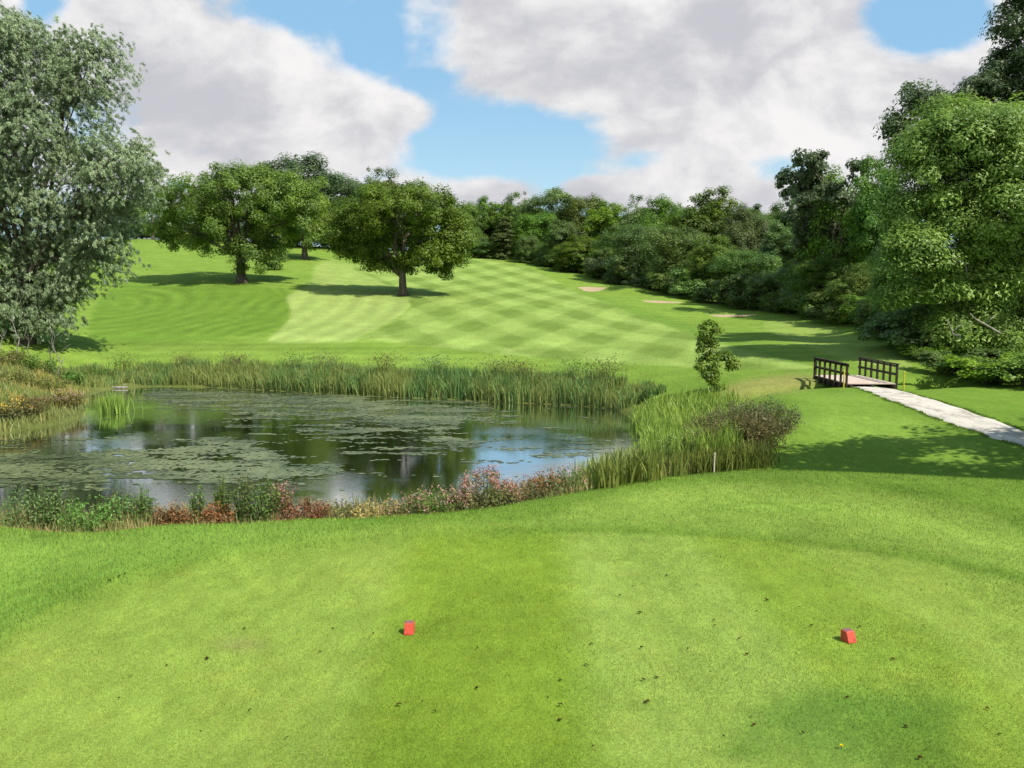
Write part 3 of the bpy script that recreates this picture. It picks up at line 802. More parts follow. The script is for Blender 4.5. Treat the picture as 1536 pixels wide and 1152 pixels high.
def wood_tree(kind, px, top, d, wpx, label, name='broadleaf_tree', cat='tree', group=None, mat=None, py_base=None):
    cm, tm_, hh, ww, m0 = kinds[kind]
    x = P(px, 400, d)[0]; z = float(H(x, d))
    Hh = max(1.0, P(px, top, d)[2] - z); Ww = wpx * d / F
    e = empty(name, (x, d, z - .1), label, cat, group, rz=rng.uniform(0, 6.28))
    e.scale = (Ww / ww, Ww / ww, Hh / hh)
    m = mat or m0; key = (cm.name, m.name)
    if key not in light_copies:
        if not cm.materials: cm.materials.append(m); light_copies[key] = cm
        elif cm.materials[0] == m: light_copies[key] = cm
        else:
            c2 = cm.copy(); c2.materials.clear(); c2.materials.append(m); light_copies[key] = c2
    link('trunk', tm_, bark, e); link('crown', light_copies[key], m, e)
    return e

WG = 'trees of the wood behind the fairway'
T = [  # kind, px, top, d, width px, label, material
    ('dome1', 465, 236, 190, 150, 'tallest dark domed tree on the skyline between the two fairway oaks', M_pine, 'broadleaf_tree'),
    ('dome0', 425, 262, 200, 90, 'dark tree on the skyline just left of the tallest dome', M_pine, 'broadleaf_tree'),
    ('dome2', 512, 262, 195, 80, 'dark shoulder tree on the skyline just right of the tallest dome', M_pine, 'broadleaf_tree'),
    ('dome3', 570, 254, 215, 80, 'pale grey-green tree peeping over the dark oak beside the fairway', M_wood2, 'broadleaf_tree'),
    ('open', 232, 250, 185, 60, 'dark open-crowned pine showing just past the willow foliage', M_wood2, 'pine_tree'),
    ('spruce', 262, 290, 190, 34, 'narrow dark spruce on the ridge right of the willow', None, 'spruce_tree'),
    ('open', 284, 276, 205, 34, 'small dark pine top peeping left of the sunlit oak', None, 'pine_tree'),
    ('dome2', 215, 300, 200, 70, 'shaded tree on the ridge behind the willow edge', None, 'broadleaf_tree'),
    ('dome0', 150, 290, 200, 90, 'ridge tree mostly hidden behind the willow', None, 'broadleaf_tree'),
    ('shrub', 205, 343, 190, 60, 'dark low bush on the crest of the slope beside the willow', None, 'bush'),
    ('shrub', 250, 340, 192, 60, 'dark low bush on the crest under the ridge spruce', None, 'bush'),
    ('dome3', 330, 290, 200, 90, 'dark tree behind the sunlit oak crown', None, 'broadleaf_tree'),
    ('dome1', 640, 300, 205, 90, 'tree of the ridge behind the dark oak', None, 'broadleaf_tree'),
    ('dome2', 694, 304, 200, 60, 'wood tree just right of the dark oak crown', None, 'broadleaf_tree'),
    ('dome0', 727, 297, 205, 58, 'small domed tree at the left end of the long wood', None, 'broadleaf_tree'),
    ('dome3', 775, 290, 205, 70, 'rounded skyline tree above the columnar poplar', None, 'broadleaf_tree'),
    ('dome1', 825, 284, 200, 86, 'high point of the wood skyline above the top of the fairway', None, 'broadleaf_tree'),
    ('dome2', 872, 292, 195, 70, 'pale feathery skyline tree right of the high point of the far wood', M_wood2, 'broadleaf_tree'),
    ('column', 752, 326, 186, 30, 'tall narrow poplar at the wood edge near the top of the fairway', None, 'poplar_tree'),
    ('dome0', 725, 355, 186, 34, 'small light green tree beside the columnar poplar', M_woodl, 'broadleaf_tree'),
    ('dome1', 700, 340, 192, 44, 'dark small tree in the gap between the oak and the poplar', None, 'broadleaf_tree'),
    ('dome2', 790, 352, 180, 36, 'little tree at the fairway top just right of the poplar', None, 'broadleaf_tree'),
    ('dome3', 820, 362, 174, 36, 'bright yellow-green bushy tree at the wood edge by the fairway top', M_woodl, 'broadleaf_tree'),
    ('dome0', 845, 330, 174, 66, 'grey-green rounded tree behind the bright bushes at the fairway top', M_wood2, 'broadleaf_tree'),
    ('dome2', 800, 318, 190, 76, 'mid-green tree filling the wood behind the poplar', None, 'broadleaf_tree'),
    ('dome1', 868, 352, 164, 62, 'dark spreading edge tree left of the bright green sapling', None, 'broadleaf_tree'),
    ('dome3', 902, 362, 156, 44, 'bright lime green sapling on the wood edge above the first bunker', M_woodl, 'broadleaf_tree'),
    ('dome0', 916, 303, 175, 80, 'skyline tree above the bright lime sapling', None, 'broadleaf_tree'),
    ('dome3', 957, 295, 165, 80, 'round skyline tree above the first bunker', None, 'broadleaf_tree'),
    ('dome2', 960, 335, 145, 90, 'dense dark tree standing over the shaded mound', None, 'broadleaf_tree'),
    ('dome1', 1002, 296, 155, 80, 'skyline tree left of the highest dome of the middle wood', None, 'broadleaf_tree'),
    ('dome0', 1064, 284, 150, 110, 'highest broad dome of the middle wood above the second bunker', None, 'broadleaf_tree'),
    ('dome2', 1020, 340, 132, 95, 'dark edge tree behind the second bunker', None, 'broadleaf_tree'),
    ('dome3', 1075, 355, 122, 90, 'mid-green edge tree between the second and third bunkers', None, 'broadleaf_tree'),
    ('dome1', 1120, 310, 140, 80, 'grey-green skyline tree above the third bunker', M_wood2, 'broadleaf_tree'),
    ('spruce', 1132, 306, 165, 30, 'spiky spruce top on the skyline above the third bunker', None, 'spruce_tree'),
    ('spruce', 1160, 310, 160, 30, 'spiky spruce top on the skyline right of its twin', None, 'spruce_tree'),
    ('spruce', 1184, 312, 150, 34, 'spiky spruce top beside the tall open-crowned oak', None, 'spruce_tree'),
    ('dome0', 1170, 335, 118, 90, 'leafy tree below the spruce tops on the skyline', None, 'broadleaf_tree'),
    ('dome2', 1130, 375, 110, 86, 'rounded edge tree right behind the third bunker', None, 'broadleaf_tree'),
    ('dome3', 1190, 390, 100, 80, 'edge tree with drooping branches right of the third bunker', None, 'broadleaf_tree'),
    ('open', 1250, 226, 94, 130, 'tall dark open-crowned oak above the wood left of the ash', None, 'oak_tree'),
    ('dome1', 1250, 258, 98, 120, 'dense tree under the tall open-crowned oak', None, 'broadleaf_tree'),
    ('dome0', 1312, 240, 88, 105, 'dark tree between the tall open-crowned oak and the ash', None, 'broadleaf_tree'),
    ('dome2', 1230, 385, 90, 80, 'shaded edge tree below the tall open-crowned oak', None, 'broadleaf_tree'),
    ('open', 1222, 262, 97, 80, 'smaller open-crowned oak on the left shoulder of the tall one', None, 'oak_tree'),
    ('dome3', 1290, 395, 80, 80, 'pale grey-green bushy willow at the wood edge left of the ash', M_wood2, 'broadleaf_tree'),
    ('dome1', 1350, 360, 68, 90, 'dark tree half hidden behind the left side of the ash', None, 'broadleaf_tree'),
    ('dome0', 1355, 430, 60, 60, 'low dark tree spreading over the shaded grass left of the ash', None, 'broadleaf_tree'),
    ('dome2', 1420, 380, 64, 110, 'dark tree behind the middle of the ash', None, 'broadleaf_tree'),
    ('dome3', 1500, 330, 62, 140, 'dark tree behind the right side of the ash', None, 'broadleaf_tree'),
]
for kd, px, top, d, wp, lab, mat, nm in T:
    wood_tree(kd, px, top, d, wp, lab, name=nm, cat='bush' if nm == 'bush' else 'tree', group=WG, mat=mat)
# shrubs along the foot of the wood
edge_px = [(800, 391, 178), (835, 398, 170), (870, 406, 160), (905, 414, 150), (940, 424, 142), (975, 436, 132), (1010, 444, 124), (1045, 450, 117), (1080, 455, 111), (1115, 460, 106), (1150, 464, 101), (1185, 468, 96), (1220, 472, 91), (1255, 477, 86), (1290, 483, 80), (1325, 495, 72), (1352, 515, 63), (1385, 540, 55)]
where = ['by the top of the fairway', 'below the bright bushes', 'left of the lime sapling', 'under the lime sapling', 'left of the shaded mound', 'over the shaded mound', 'right of the shaded mound', 'just behind the second bunker', 'right of the second bunker', 'left of the third bunker', 'just behind the third bunker', 'right of the third bunker', 'at the bend of the wood edge', 'below the tall open-crowned oak', 'below the pale bushy willow', 'left of the shaded grass', 'where the tree shade crosses the grass', 'at the left foot of the ash']
for (px, py, d), wv in zip(edge_px, where):
    q = P(px, py, d)
    hpx = 3.6 * F / d * rng.uniform(.8, 1.25)
    wood_tree('shrub', px, py - hpx, d + 2.5, 6.0 * F / d * rng.uniform(.9, 1.2), 'dark shrub at the foot of the wood ' + wv, name='shrub', cat='shrub', group='shrubs along the foot of the wood', mat=M_wood if rng.uniform() < .7 else M_wood2)
for px, d, top, w, lab in [(1440, 48, 520, 95, 'leafy shrub under the left of the ash by the sunlit grass'), (1490, 45, 528, 100, 'bright leafy shrub on the grass in front of the ash'), (1550, 43.5, 522, 110, 'leafy shrub in front of the ash at the right edge'), (1400, 53, 510, 80, 'dark shrub left of the ash facing the footbridge')]:
    wood_tree('shrub', px, top, d, w, lab, name='shrub', cat='shrub', group='shrubs in front of the ash', mat=M_ash if px > 1460 else M_oak2)
# filling trees further inside the wood
for i in range(26):
    t_ = i / 25; px = 700 + 640 * t_ + rng.uniform(-12, 12); d = 225 - 95 * t_ + rng.uniform(-4, 8)
    wood_tree(f'dome{i % 4}', px, 318 + 6 * rng.normal() - (20 if px > 1180 else 0), d, 80, 'dark tree deep inside the wood, only its top showing between others', group='trees deep inside the wood', name='broadleaf_tree')
# trees outside the frame on the right: their shade lies across the hollow and the path
for x, y, hh, ww, lab in [(20.4, 19.0, 14.2, 9.8, 'tree right of the hollow whose shade crosses the grass'), (31.2, 22.4, 14.0, 9, 'tree right of the path whose shade crosses it')]:
    cm, tm_, h_, w_, m0 = kinds['dome1']
    e = empty('broadleaf_tree', (x, y, float(H(x, y)) - .1), lab, 'tree'); e.scale = (ww / w_, ww / w_, hh / h_); e.rotation_euler = (0, 0, 2.2)
    link('trunk', tm_, bark, e); link('crown', light_copies[(cm.name, M_wood.name)], M_wood, e)

# dead pale limbs poking out of the ash
for i, (pts, lab) in enumerate([([(1500, 500), (1478, 487), (1462, 478), (1455, 470)], 'pale dead limb poking from the middle of the ash'), ([(1440, 505), (1428, 500), (1424, 488), (1420, 480)], 'shorter pale dead limb left in the ash')]):
    a = Acc(); pp = np.array([P(px, py, 45.0 - .3 * k) for k, (px, py) in enumerate(pts)])
    a.tube(pp, [.07, .06, .045, .02], 6)
    q = pp[1]; a.tube(np.array([q, q + [.25, -.1, .35], q + [.5, 0, .5]]), [.04, .03, .012], 5)
    root = [o for o in COL.objects if o.name.startswith('ash_tree')][0]
    o = link('dead_limb', a.mesh('dead_limb', True), bark_pale, root); o.location = -root.location

# --- sapling at the pond's far right corner
b = hit(1067, 588)[0]; d = b[1]
sl = px_lobes(b, [(1064, 497, 15, 16), (1062, 515, 15, 12), (1066, 540, 14, 10), (1084, 533, 9, 7), (1096, 545, 6, 5), (1101, 550, 5, 4), (1050, 553, 10, 7), (1066, 560, 14, 10), (1072, 575, 12, 8), (1052, 520, 6, 10)], d)
feature_tree('sapling', 'slim young tree growing from the reeds at the end of the pond', b, sl, M_oak, 3.4, .06, 51, 90, 60, barkm=bark_pale, spray_r=.34, flat=.8, leaf=.17, asp=.5, twigs=2, zmin=.1)

# ------------------------------------------------------------------ reeds, grasses, herbs
def blades(pos, h, wd, lean, tone, r, bend=.35):
    """pos (n,3); returns ribbons of three quads narrowing to a tip"""
    n = len(pos); a = r.uniform(0, 6.283, n); la = r.uniform(0, 6.283, n)
    side = np.stack([np.cos(a), np.sin(a), 0 * a], 1)
    ld = np.stack([np.cos(la), np.sin(la), 0 * la], 1) * lean[:, None]
    V = []
    for s, wf in ((0, .8), (.4, 1), (.75, .7), (1, .08)):
        c = pos + np.array([0, 0, 1]) * (h * (s - .18 * bend * s ** 3))[:, None] + ld * (h * (.35 * s + .65 * s * s))[:, None]
        V += [c - side * (wd * wf * .5)[:, None], c + side * (wd * wf * .5)[:, None]]
    V = np.stack(V, 1).reshape(-1, 3)
    i = (np.arange(n) * 8)[:, None]
    Q = np.concatenate([i + np.array([[0, 1, 3, 2]]) + 2 * k for k in range(3)], 1).reshape(-1, 4)
    return V, Q, np.repeat(tone, 8)
def blade_mesh(name, pos, h, wd, lean, tone, seed=1, **kw):
    V, Q, T_ = blades(pos, h, wd, lean, tone, np.random.default_rng(seed), **kw)
    return mesh_np(name, V, Q, {'tone': ('FLOAT', T_)})

M_reed = leaf_mat('reed', (0.133, 0.218, 0.043), (0.291, 0.375, 0.078), trans=.2)
M_reedd = leaf_mat('dark_reed', (0.074, 0.160, 0.035), (0.167, 0.275, 0.060), trans=.2)
M_sedge = leaf_mat('sedge', (0.108, 0.144, 0.032), (0.233, 0.251, 0.068), trans=.2)
M_straw = leaf_mat('straw', (0.179, 0.151, 0.044), (0.371, 0.310, 0.111), trans=.15)
M_herb = leaf_mat('herb', (0.069, 0.146, 0.025), (0.164, 0.284, 0.048))
M_russet = leaf_mat('russet', (0.088, 0.044, 0.016), (0.288, 0.146, 0.049), trans=.1)
M_pink = leaf_mat('pink_bloom', (0.240, 0.096, 0.080), (0.480, 0.264, 0.228), trans=.1)
M_olive = leaf_mat('olive', (0.099, 0.123, 0.033), (0.216, 0.227, 0.067))
M_brown = leaf_mat('brownish', (0.083, 0.079, 0.018), (0.190, 0.156, 0.044))
M_yel = leaf_mat('yellow_bloom', (.45, .30, .01), (.75, .55, .02), trans=.1)

def gz(x, y, lo=WATER - .15): return np.maximum(H(x, y), lo)
def along(poly, n, off0, off1, r):
    poly = np.array(poly); seg = np.linalg.norm(np.diff(poly, axis=0), axis=1); cs = np.concatenate([[0], np.cumsum(seg)])
    s = r.uniform(0, cs[-1], n); i = np.clip(np.searchsorted(cs, s) - 1, 0, len(seg) - 1); f_ = (s - cs[i]) / seg[i]
    p = poly[i] + (poly[i + 1] - poly[i]) * f_[:, None]; t_ = (poly[i + 1] - poly[i]) / seg[i][:, None]
    nn = np.stack([-t_[:, 1], t_[:, 0]], 1); o = r.uniform(off0, off1, n)
    return p + nn * o[:, None], s / cs[-1], o
def pxpoly(n, poly, r):
    """random points of the ground inside a region outlined on the photo"""
    poly = np.array(poly, float); out = []; cnt = 0
    while cnt < n:
        q = r.uniform(poly.min(0), poly.max(0), (n * 3, 2)); q = q[sdf(q[:, 0], q[:, 1], poly) < 0]; out.append(q); cnt += len(q)
    q = np.concatenate(out)[:n]
    return hit(q[:, 0], q[:, 1])

r = np.random.default_rng(5)
far_sh = [on_water(*p) for p in [(120, 588), (188, 579), (300, 579), (400, 584), (500, 590), (600, 595), (700, 599), (770, 603), (850, 606), (915, 611), (942, 617)]]
n = 26000
p, s, o = along(far_sh, n, -.5, 3.0, r)
cl = vnoise(s * 60, o * .6, 21)
h = (1.12 + .30 * s + 1.1 * (cl - .4)) * r.uniform(.65, 1.15, n) * np.where(s < .18, .8, 1) * .86 * (1 - .4 * smst(.9, 1.0, s)) * np.where(o > 2, .8, 1)
kp = vnoise(s * 130 + 9, o * .8, 25) > .10
pos = np.stack([p[:, 0], p[:, 1], gz(p[:, 0], p[:, 1])], 1)
tone = np.clip(.5 + .9 * (vnoise(s * 50 + 3, o, 22) - .5) + .2 * r.normal(size=n), 0, 1)
dark = (vnoise(s * 26 + 7, o * .2, 28) + .25 * (s - .5) + .10 * (o > 1.7) + .16 * r.normal(size=n) > .66)
for sel, mat, nm, lab in ((kp & ~dark, M_reed, 'reeds', 'yellow-green reeds fringing the far shore of the pond'), (kp & dark, M_reedd, 'reeds', 'dark bluish reeds and rushes among the far shore reeds')):
    k_ = sel.sum()
    me = blade_mesh('reeds', pos[sel], h[sel] * (1.1 if mat is M_reedd else 1), r.uniform(.03, .065, k_), np.abs(r.normal(.08, .26, k_)), tone[sel], 3)
    tag(link(nm, me, mat), lab, 'reeds', kind='stuff')
# seed heads of meadowsweet and willowherb standing above the far reeds
for j in range(11):
    s0 = [.06, .16, .24, .33, .38, .47, .55, .66, .72, .83, .9][j]
    pts = np.array(far_sh); cs = np.linspace(0, 1, len(pts)); x = np.interp(s0, cs, pts[:, 0]); y = np.interp(s0, cs, pts[:, 1]) + 2.6
    nn = 520; q = r.normal(size=(nn, 3)) * [.75, .5, .30] + [x, y, float(H(x, y)) + 1.15 + .45 * s0 + .15 * r.normal()]
    V, Q, T_ = leaf_quads(q, rndunit(nn, r), rndunit(nn, r), .16 * r.uniform(.6, 1.3, nn), .07, np.clip(r.normal(.4, .25, nn), 0, 1))
    st_ = np.stack([x + np.clip(r.normal(size=60), -1.4, 1.4) * .42, y + np.clip(r.normal(size=60), -1.4, 1.4) * .3, np.full(60, float(H(x, y)))], 1)
    e = empty('herb_clump', (0, 0, 0), None, 'plant', 'seeding herb clumps among the far shore reeds')
    lab = ['at the left end of the far reeds', 'above the pale log', 'left of the willow shadow reflections', 'below the pale mown strip', 'under the striped fairway corner', 'at the middle of the far shore', 'below the dark oak', 'below the fairway stripes', 'where the reeds are lowest', 'before the dark rushes', 'near the young tree'][j]
    e['label'] = 'dusky seeding herb clump standing over the reeds ' + lab
    e.location = (x, y, float(H(x, y)))
    o1 = link('foliage', mesh_np('foliage', V - [x, y, float(H(x, y))], Q, {'tone': ('FLOAT', T_)}), [M_reedd, M_olive, M_brown][j % 3], e)
    o2 = link('stems', blade_mesh('stems', st_ - [x, y, float(H(x, y))], np.full(60, 1.25 + .4 * s0), np.full(60, .03), np.abs(r.normal(0, .15, 60)), r.uniform(size=60), j), M_olive, e)
    o2.name = 'stalks'

# big reed bed on the right shore
pz = pxpoly(1500, [(950, 632), (990, 612), (1060, 606), (1100, 614), (1110, 645), (1100, 690), (1020, 702), (968, 706), (972, 668), (962, 645)], r)
seed_i = r.integers(0, len(pz), 11000)
q = pz[seed_i, :2] + r.normal(0, .18, (11000, 2)); q = q[H(q[:, 0], q[:, 1]) > WATER - .5]
pos = np.stack([q[:, 0], q[:, 1], gz(q[:, 0], q[:, 1])], 1); n = len(pos)
me = blade_mesh('reeds', pos, 1.0 * r.uniform(.55, 1.2, n) * (.75 + .5 * vnoise(pos[:, 0] * .4, pos[:, 1] * .4, 33)), r.uniform(.03, .06, n), np.abs(r.normal(.1, .22, n)), np.clip(.55 + .3 * r.normal(size=n), 0, 1), 6)
tag(link('reeds', me, M_reed), 'tall bright reed bed at the right end of the pond', 'reeds', kind='stuff')
# darker sedge along its near side
pz = pxpoly(700, [(965, 712), (1000, 690), (1080, 688), (1155, 690), (1150, 702), (1080, 706), (1000, 716), (900, 733), (880, 726)], r)
q = pz[r.integers(0, len(pz), 5200), :2] + r.normal(0, .2, (5200, 2)); pos = np.stack([q[:, 0], q[:, 1], gz(q[:, 0], q[:, 1])], 1); n = len(pos)
me = blade_mesh('sedge', pos, .7 * r.uniform(.5, 1.2, n), r.uniform(.02, .045, n), np.abs(r.normal(.1, .25, n)), np.clip(.4 + .3 * r.normal(size=n), 0, 1), 8)
tag(link('sedge_grass', me, M_sedge), 'dark sedge along the near right bank of the pond', 'sedge', kind='stuff')

def herb(name, label, px, py, d, h, w, mat, n=900, leaf=.12, asp=.45, top=None, topmat=None, nstem=26, group=None, dome=.6, stemmat=None, seed=1, cat='plant'):
    """upright leafy stems from one root, with plumes where the photo shows bloom"""
    r = np.random.default_rng(seed)
    if py is None: x = P(px, 600, d)[0]; y = d
    else: x, y = hit(px, py)[0][:2]
    z = float(gz(np.array([x]), np.array([y]))[0])
    e = empty(name, (x, y, z), label, cat, group)
    a = r.uniform(0, 6.283, nstem); q = np.sqrt(r.uniform(size=nstem)); bx = np.stack([np.cos(a) * q * w * .5, np.sin(a) * q * w * .5, 0 * a], 1)
    hh = h * (1 - (1 - dome) * q ** 2) * r.uniform(.75, 1.1, nstem)
    tip = bx * 1.35 + np.stack([0 * a, 0 * a, hh], 1)
    si = r.integers(0, nstem, n); s = r.uniform(.12, 1, n)
    pos = bx[si] * .8 * (1 - s[:, None]) + tip[si] * s[:, None]; pos[:, :2] += r.normal(0, .09 * w + .03, (n, 2)) * (1 - .5 * s[:, None])
    pos[:, 2] = np.maximum(pos[:, 2], .02)
    nv_ = nrm(rndunit(n, r) * .9 + [0, 0, .7]); tt = nrm(np.cross(nv_, rndunit(n, r)))
    V, Q, T_ = leaf_quads(pos, nv_, tt, leaf * r.uniform(.6, 1.3, n), leaf * asp * r.uniform(.6, 1.3, n), np.clip(.5 + .25 * r.normal(size=n), 0, 1))
    link('foliage', mesh_np('foliage', V, Q, {'tone': ('FLOAT', T_)}), mat, e)
    ac = Acc()
    for i in range(nstem):
        ac.tube(np.array([[0, 0, -.06], bx[i] * .4 - [0, 0, .055], bx[i] * .8 - [0, 0, .05]]), [.014, .013, .012], 4, cap=False)
        ac.tube(np.array([bx[i] * .8 - [0, 0, .05], bx[i] + [0, 0, hh[i] * .5], tip[i]]), [.012, .009, .004], 4, cap=False)
    link('stalks', ac.mesh('stalks'), stemmat or M_olive_s, e)
    if top:
        m = top; si = r.integers(0, nstem, m); pos = tip[si] + r.normal(size=(m, 3)) * [.07, .07, .10]
        V, Q, T_ = leaf_quads(pos, rndunit(m, r), rndunit(m, r), .06 * r.uniform(.6, 1.4, m), .045, r.uniform(size=m))
        link('blossom', mesh_np('blossom', V, Q, {'tone': ('FLOAT', T_)}), topmat, e)
    return e
M_olive_s = plain_mat('stalk', (.10, .10, .04), .8, .3)

# dark brown-topped thicket right of the reeds
TH = [(1078, 622, 32, 1.25, 2.0, M_olive, 'olive bush with brown flower heads at the right edge of the reeds', M_brown),
      (1118, 626, 31.5, 1.6, 2.1, M_olive, 'tallest bush of the thicket at the right end of the reed bed', M_brown),
      (1155, 634, 31, 1.35, 1.9, M_olive, 'grey-green bush at the right-hand end of the bankside thicket', M_reedd),
      (1100, 660, 29, 1.2, 1.7, M_brown, 'brown bush in the shade at the front of the thicket', M_brown),
      (1138, 668, 28.5, 1.35, 1.6, M_brown, 'dark brown bush at the shaded front right of the thicket', M_brown),
      (1062, 678, 28.8, 1.0, 1.5, M_olive, 'dark olive bush just behind the white-topped stake', M_brown),
      (1020, 690, 29.5, .95, 1.4, M_reedd, 'dark leafy bush at the front left of the thicket', M_reedd)]
for i, (px, py, d, h, w, mat, lab, tm2) in enumerate(TH):
    herb('bush', lab, px, None, d, h, w, mat, 2600, .15, .3, 900, tm2, 60, 'bushes of the thicket beside the pond', .65, seed=300 + i, cat='bush')

# near shore: flowering clumps, docks, tall weeds
NS = [(728, 23.5, 1.30, 1.5, M_olive, 2600, 1500, M_pink, 'large pink-flowering clump on the near shore'),
      (690, 23.8, .95, 1.0, M_olive, 1300, 600, M_pink, 'small pink-tipped clump left of the large pink one'),
      (765, 24.0, .95, .9, M_olive, 1100, 500, M_russet, 'reddish-stemmed clump touching the large pink one'),
      (812, 25.0, 1.05, 1.1, M_olive, 1500, 900, M_russet, 'dark red flowering clump right of the large pink one'),
      (852, 26.0, .85, 1.3, M_herb, 1300, 300, M_pink, 'green clump with few blooms right of the dark red one'),
      (250, 22.3, .70, .9, M_russet, 1300, 400, M_russet, 'rust-brown dock clump furthest left on the near shore'),
      (316, 22.2, .72, .8, M_russet, 1200, 400, M_russet, 'rust-brown dock clump in the middle of the three'),
      (452, 22.6, .85, 1.1, M_russet, 1600, 500, M_russet, 'largest rust-brown dock clump on the near shore'),
      (30, 22, 1.15, 1.3, M_herb, 1500, 0, None, 'leafy green nettle clump at the left end of the near shore'),
      (75, 22.4, 1.25, .9, M_herb, 1200, 0, None, 'tall green weed second from the left on the near shore'),
      (120, 21.8, .85, 1.2, M_herb, 1300, 0, None, 'low green weed clump before the dark left water'),
      (170, 22.6, 1.05, .9, M_reedd, 1100, 200, M_brown, 'grey seeding weed clump left of the first dock'),
      (208, 22.4, 1.05, .5, M_herb, 700, 0, None, 'narrow green weed spire just left of the first dock'),
      (290, 22.8, 1.05, .4, M_herb, 600, 0, None, 'narrow green weed between the first two docks'),
      (328, 23.2, 1.20, .4, M_herb, 700, 0, None, 'tallest green weed spire behind the middle dock'),
      (362, 22.9, 1.25, .6, M_herb, 900, 150, M_brown, 'green weed spire right of the middle dock'),
      (395, 22.9, 1.15, .7, M_herb, 900, 0, None, 'leafy weed left of the largest dock'),
      (418, 23.2, 1.15, .6, M_olive, 800, 300, M_pink, 'pinkish weed spire just left of the largest dock'),
      (500, 23, .70, 1.2, M_olive, 1100, 200, M_brown, 'low olive weed clump right of the largest dock'),
      (560, 23, .75, 1.4, M_straw, 1200, 0, None, 'straw-coloured tussock midway along the near shore'),
      (610, 23.2, .75, 1.3, M_olive, 1200, 300, M_pink, 'olive weed clump left of the pink flowers'),
      (650, 23.4, .8, 1.2, M_herb, 1200, 200, M_pink, 'green weed clump between olive weeds and pink flowers')]
for i, (px, d, h, w, mat, n, tp, tmat, lab) in enumerate(NS):
    herb('weed_clump' if 'dock' not in lab or mat is not M_russet else 'dock_plant', lab, px, None, d, h * (1.3 if mat is M_herb else 1.15), w, mat, n, .11, .42, tp, tmat, 34, 'plants along the near shore', .6, seed=400 + i)
# tall grass between them, one mass
r = np.random.default_rng(77)
near_sh = [on_water(*p) for p in [(-150, 782), (100, 784), (300, 784), (480, 780), (600, 770), (700, 762), (800, 742), (880, 727), (940, 712)]]
n = 15000; p, s, o = along(near_sh, n, -4.2, .3, r)
kp = (H(p[:, 0], p[:, 1]) < -5.4) & (vnoise(s * 70, o * .8, 61) > .33); p, s, o = p[kp], s[kp], o[kp]; n = len(p)
pos = np.stack([p[:, 0], p[:, 1], gz(p[:, 0], p[:, 1])], 1)
hh = .52 * r.uniform(.5, 1.3, n) * (.5 + vnoise(s * 40, o, 63)); which = vnoise(s * 45, o * .7, 66) + .08 * r.normal(size=n)
for sel, mat, lab in ((which < .5, M_sedge, 'long green grass along the near shore'), (which >= .5, M_straw, 'dry straw-coloured grass along the near shore')):
    k_ = sel.sum(); me = blade_mesh('long_grass', pos[sel], hh[sel], r.uniform(.012, .026, k_), np.abs(r.normal(.1, .25, k_)), r.uniform(size=k_), 9)
    tag(link('long_grass', me, mat), lab, 'grass', kind='stuff')
# rushes on the right part of the near shore
p, s, o = along([on_water(*q) for q in [(870, 730), (905, 722), (945, 706)]], 900, -1.2, .5, r)
pos = np.stack([p[:, 0], p[:, 1], gz(p[:, 0], p[:, 1])], 1)
me = blade_mesh('rushes', pos, 1.05 * r.uniform(.5, 1.1, 900), r.uniform(.02, .04, 900), np.abs(r.normal(0, .15, 900)), r.uniform(size=900), 10)
tag(link('rushes', me, M_reed), 'light green rushes on the near shore right of the blooms', 'rushes', kind='stuff')

# left bank: rough grass, bushes, bare stems
pz = pxpoly(900, [(-60, 540), (40, 540), (110, 560), (125, 600), (120, 622), (60, 636), (0, 646), (-60, 650)], r)
q = pz[r.integers(0, len(pz), 9000), :2] + r.normal(0, .3, (9000, 2)); pos = np.stack([q[:, 0], q[:, 1], gz(q[:, 0], q[:, 1])], 1)
which = vnoise(pos[:, 0] * .5, pos[:, 1] * .5, 91) + .06 * r.normal(size=9000)
for sel, mat, lab in ((which < .58, M_sedge, 'rough green grass on the left bank'), (which >= .58, M_straw, 'dry tan grass on the left bank')):
    k_ = sel.sum(); me = blade_mesh('rough_grass', pos[sel], .5 * r.uniform(.4, 1.2, k_), r.uniform(.02, .045, k_), np.abs(r.normal(.15, .3, k_)), r.uniform(size=k_), 11)
    tag(link('rough_grass', me, mat), lab, 'grass', kind='stuff')
LB = [(45, 620, 1.3, 1.8, M_brown, M_russet, 'brown bush low on the left bank by the water'), (95, 612, 1.4, 1.8, M_brown, M_pink, 'pinkish brown bush at the tip of the left bank'), (15, 628, 1.5, 1.6, M_olive, M_yel, 'bush with yellow blooms at the left edge of the bank'),
      (72, 585, 1.2, 2.2, M_olive, M_brown, 'olive bush in the middle of the left bank'), (20, 575, 1.2, 2.4, M_sedge, M_straw, 'tan bushy tussock higher on the left bank'), (55, 555, 1.8, 2.4, M_herb, None, 'leafy green bush under the willow on the left bank'), (110, 575, 1.3, 1.6, M_reedd, None, 'dark green bush where the left bank meets the reeds'),
      (10, 545, 1.4, 2.4, M_olive, None, 'olive bush below the willow at the far left'), (140, 570, 1.5, 1.8, M_herb, None, 'green bush between left bank and far reeds')]
for i, (px, py, h, w, mat, tmat, lab) in enumerate(LB):
    herb('bush', lab, px, py, None, h * .72, w, mat, 1700, .17, .4, 500 if tmat else None, tmat, 40, 'bushes on the left bank', .6, seed=500 + i, cat='bush')
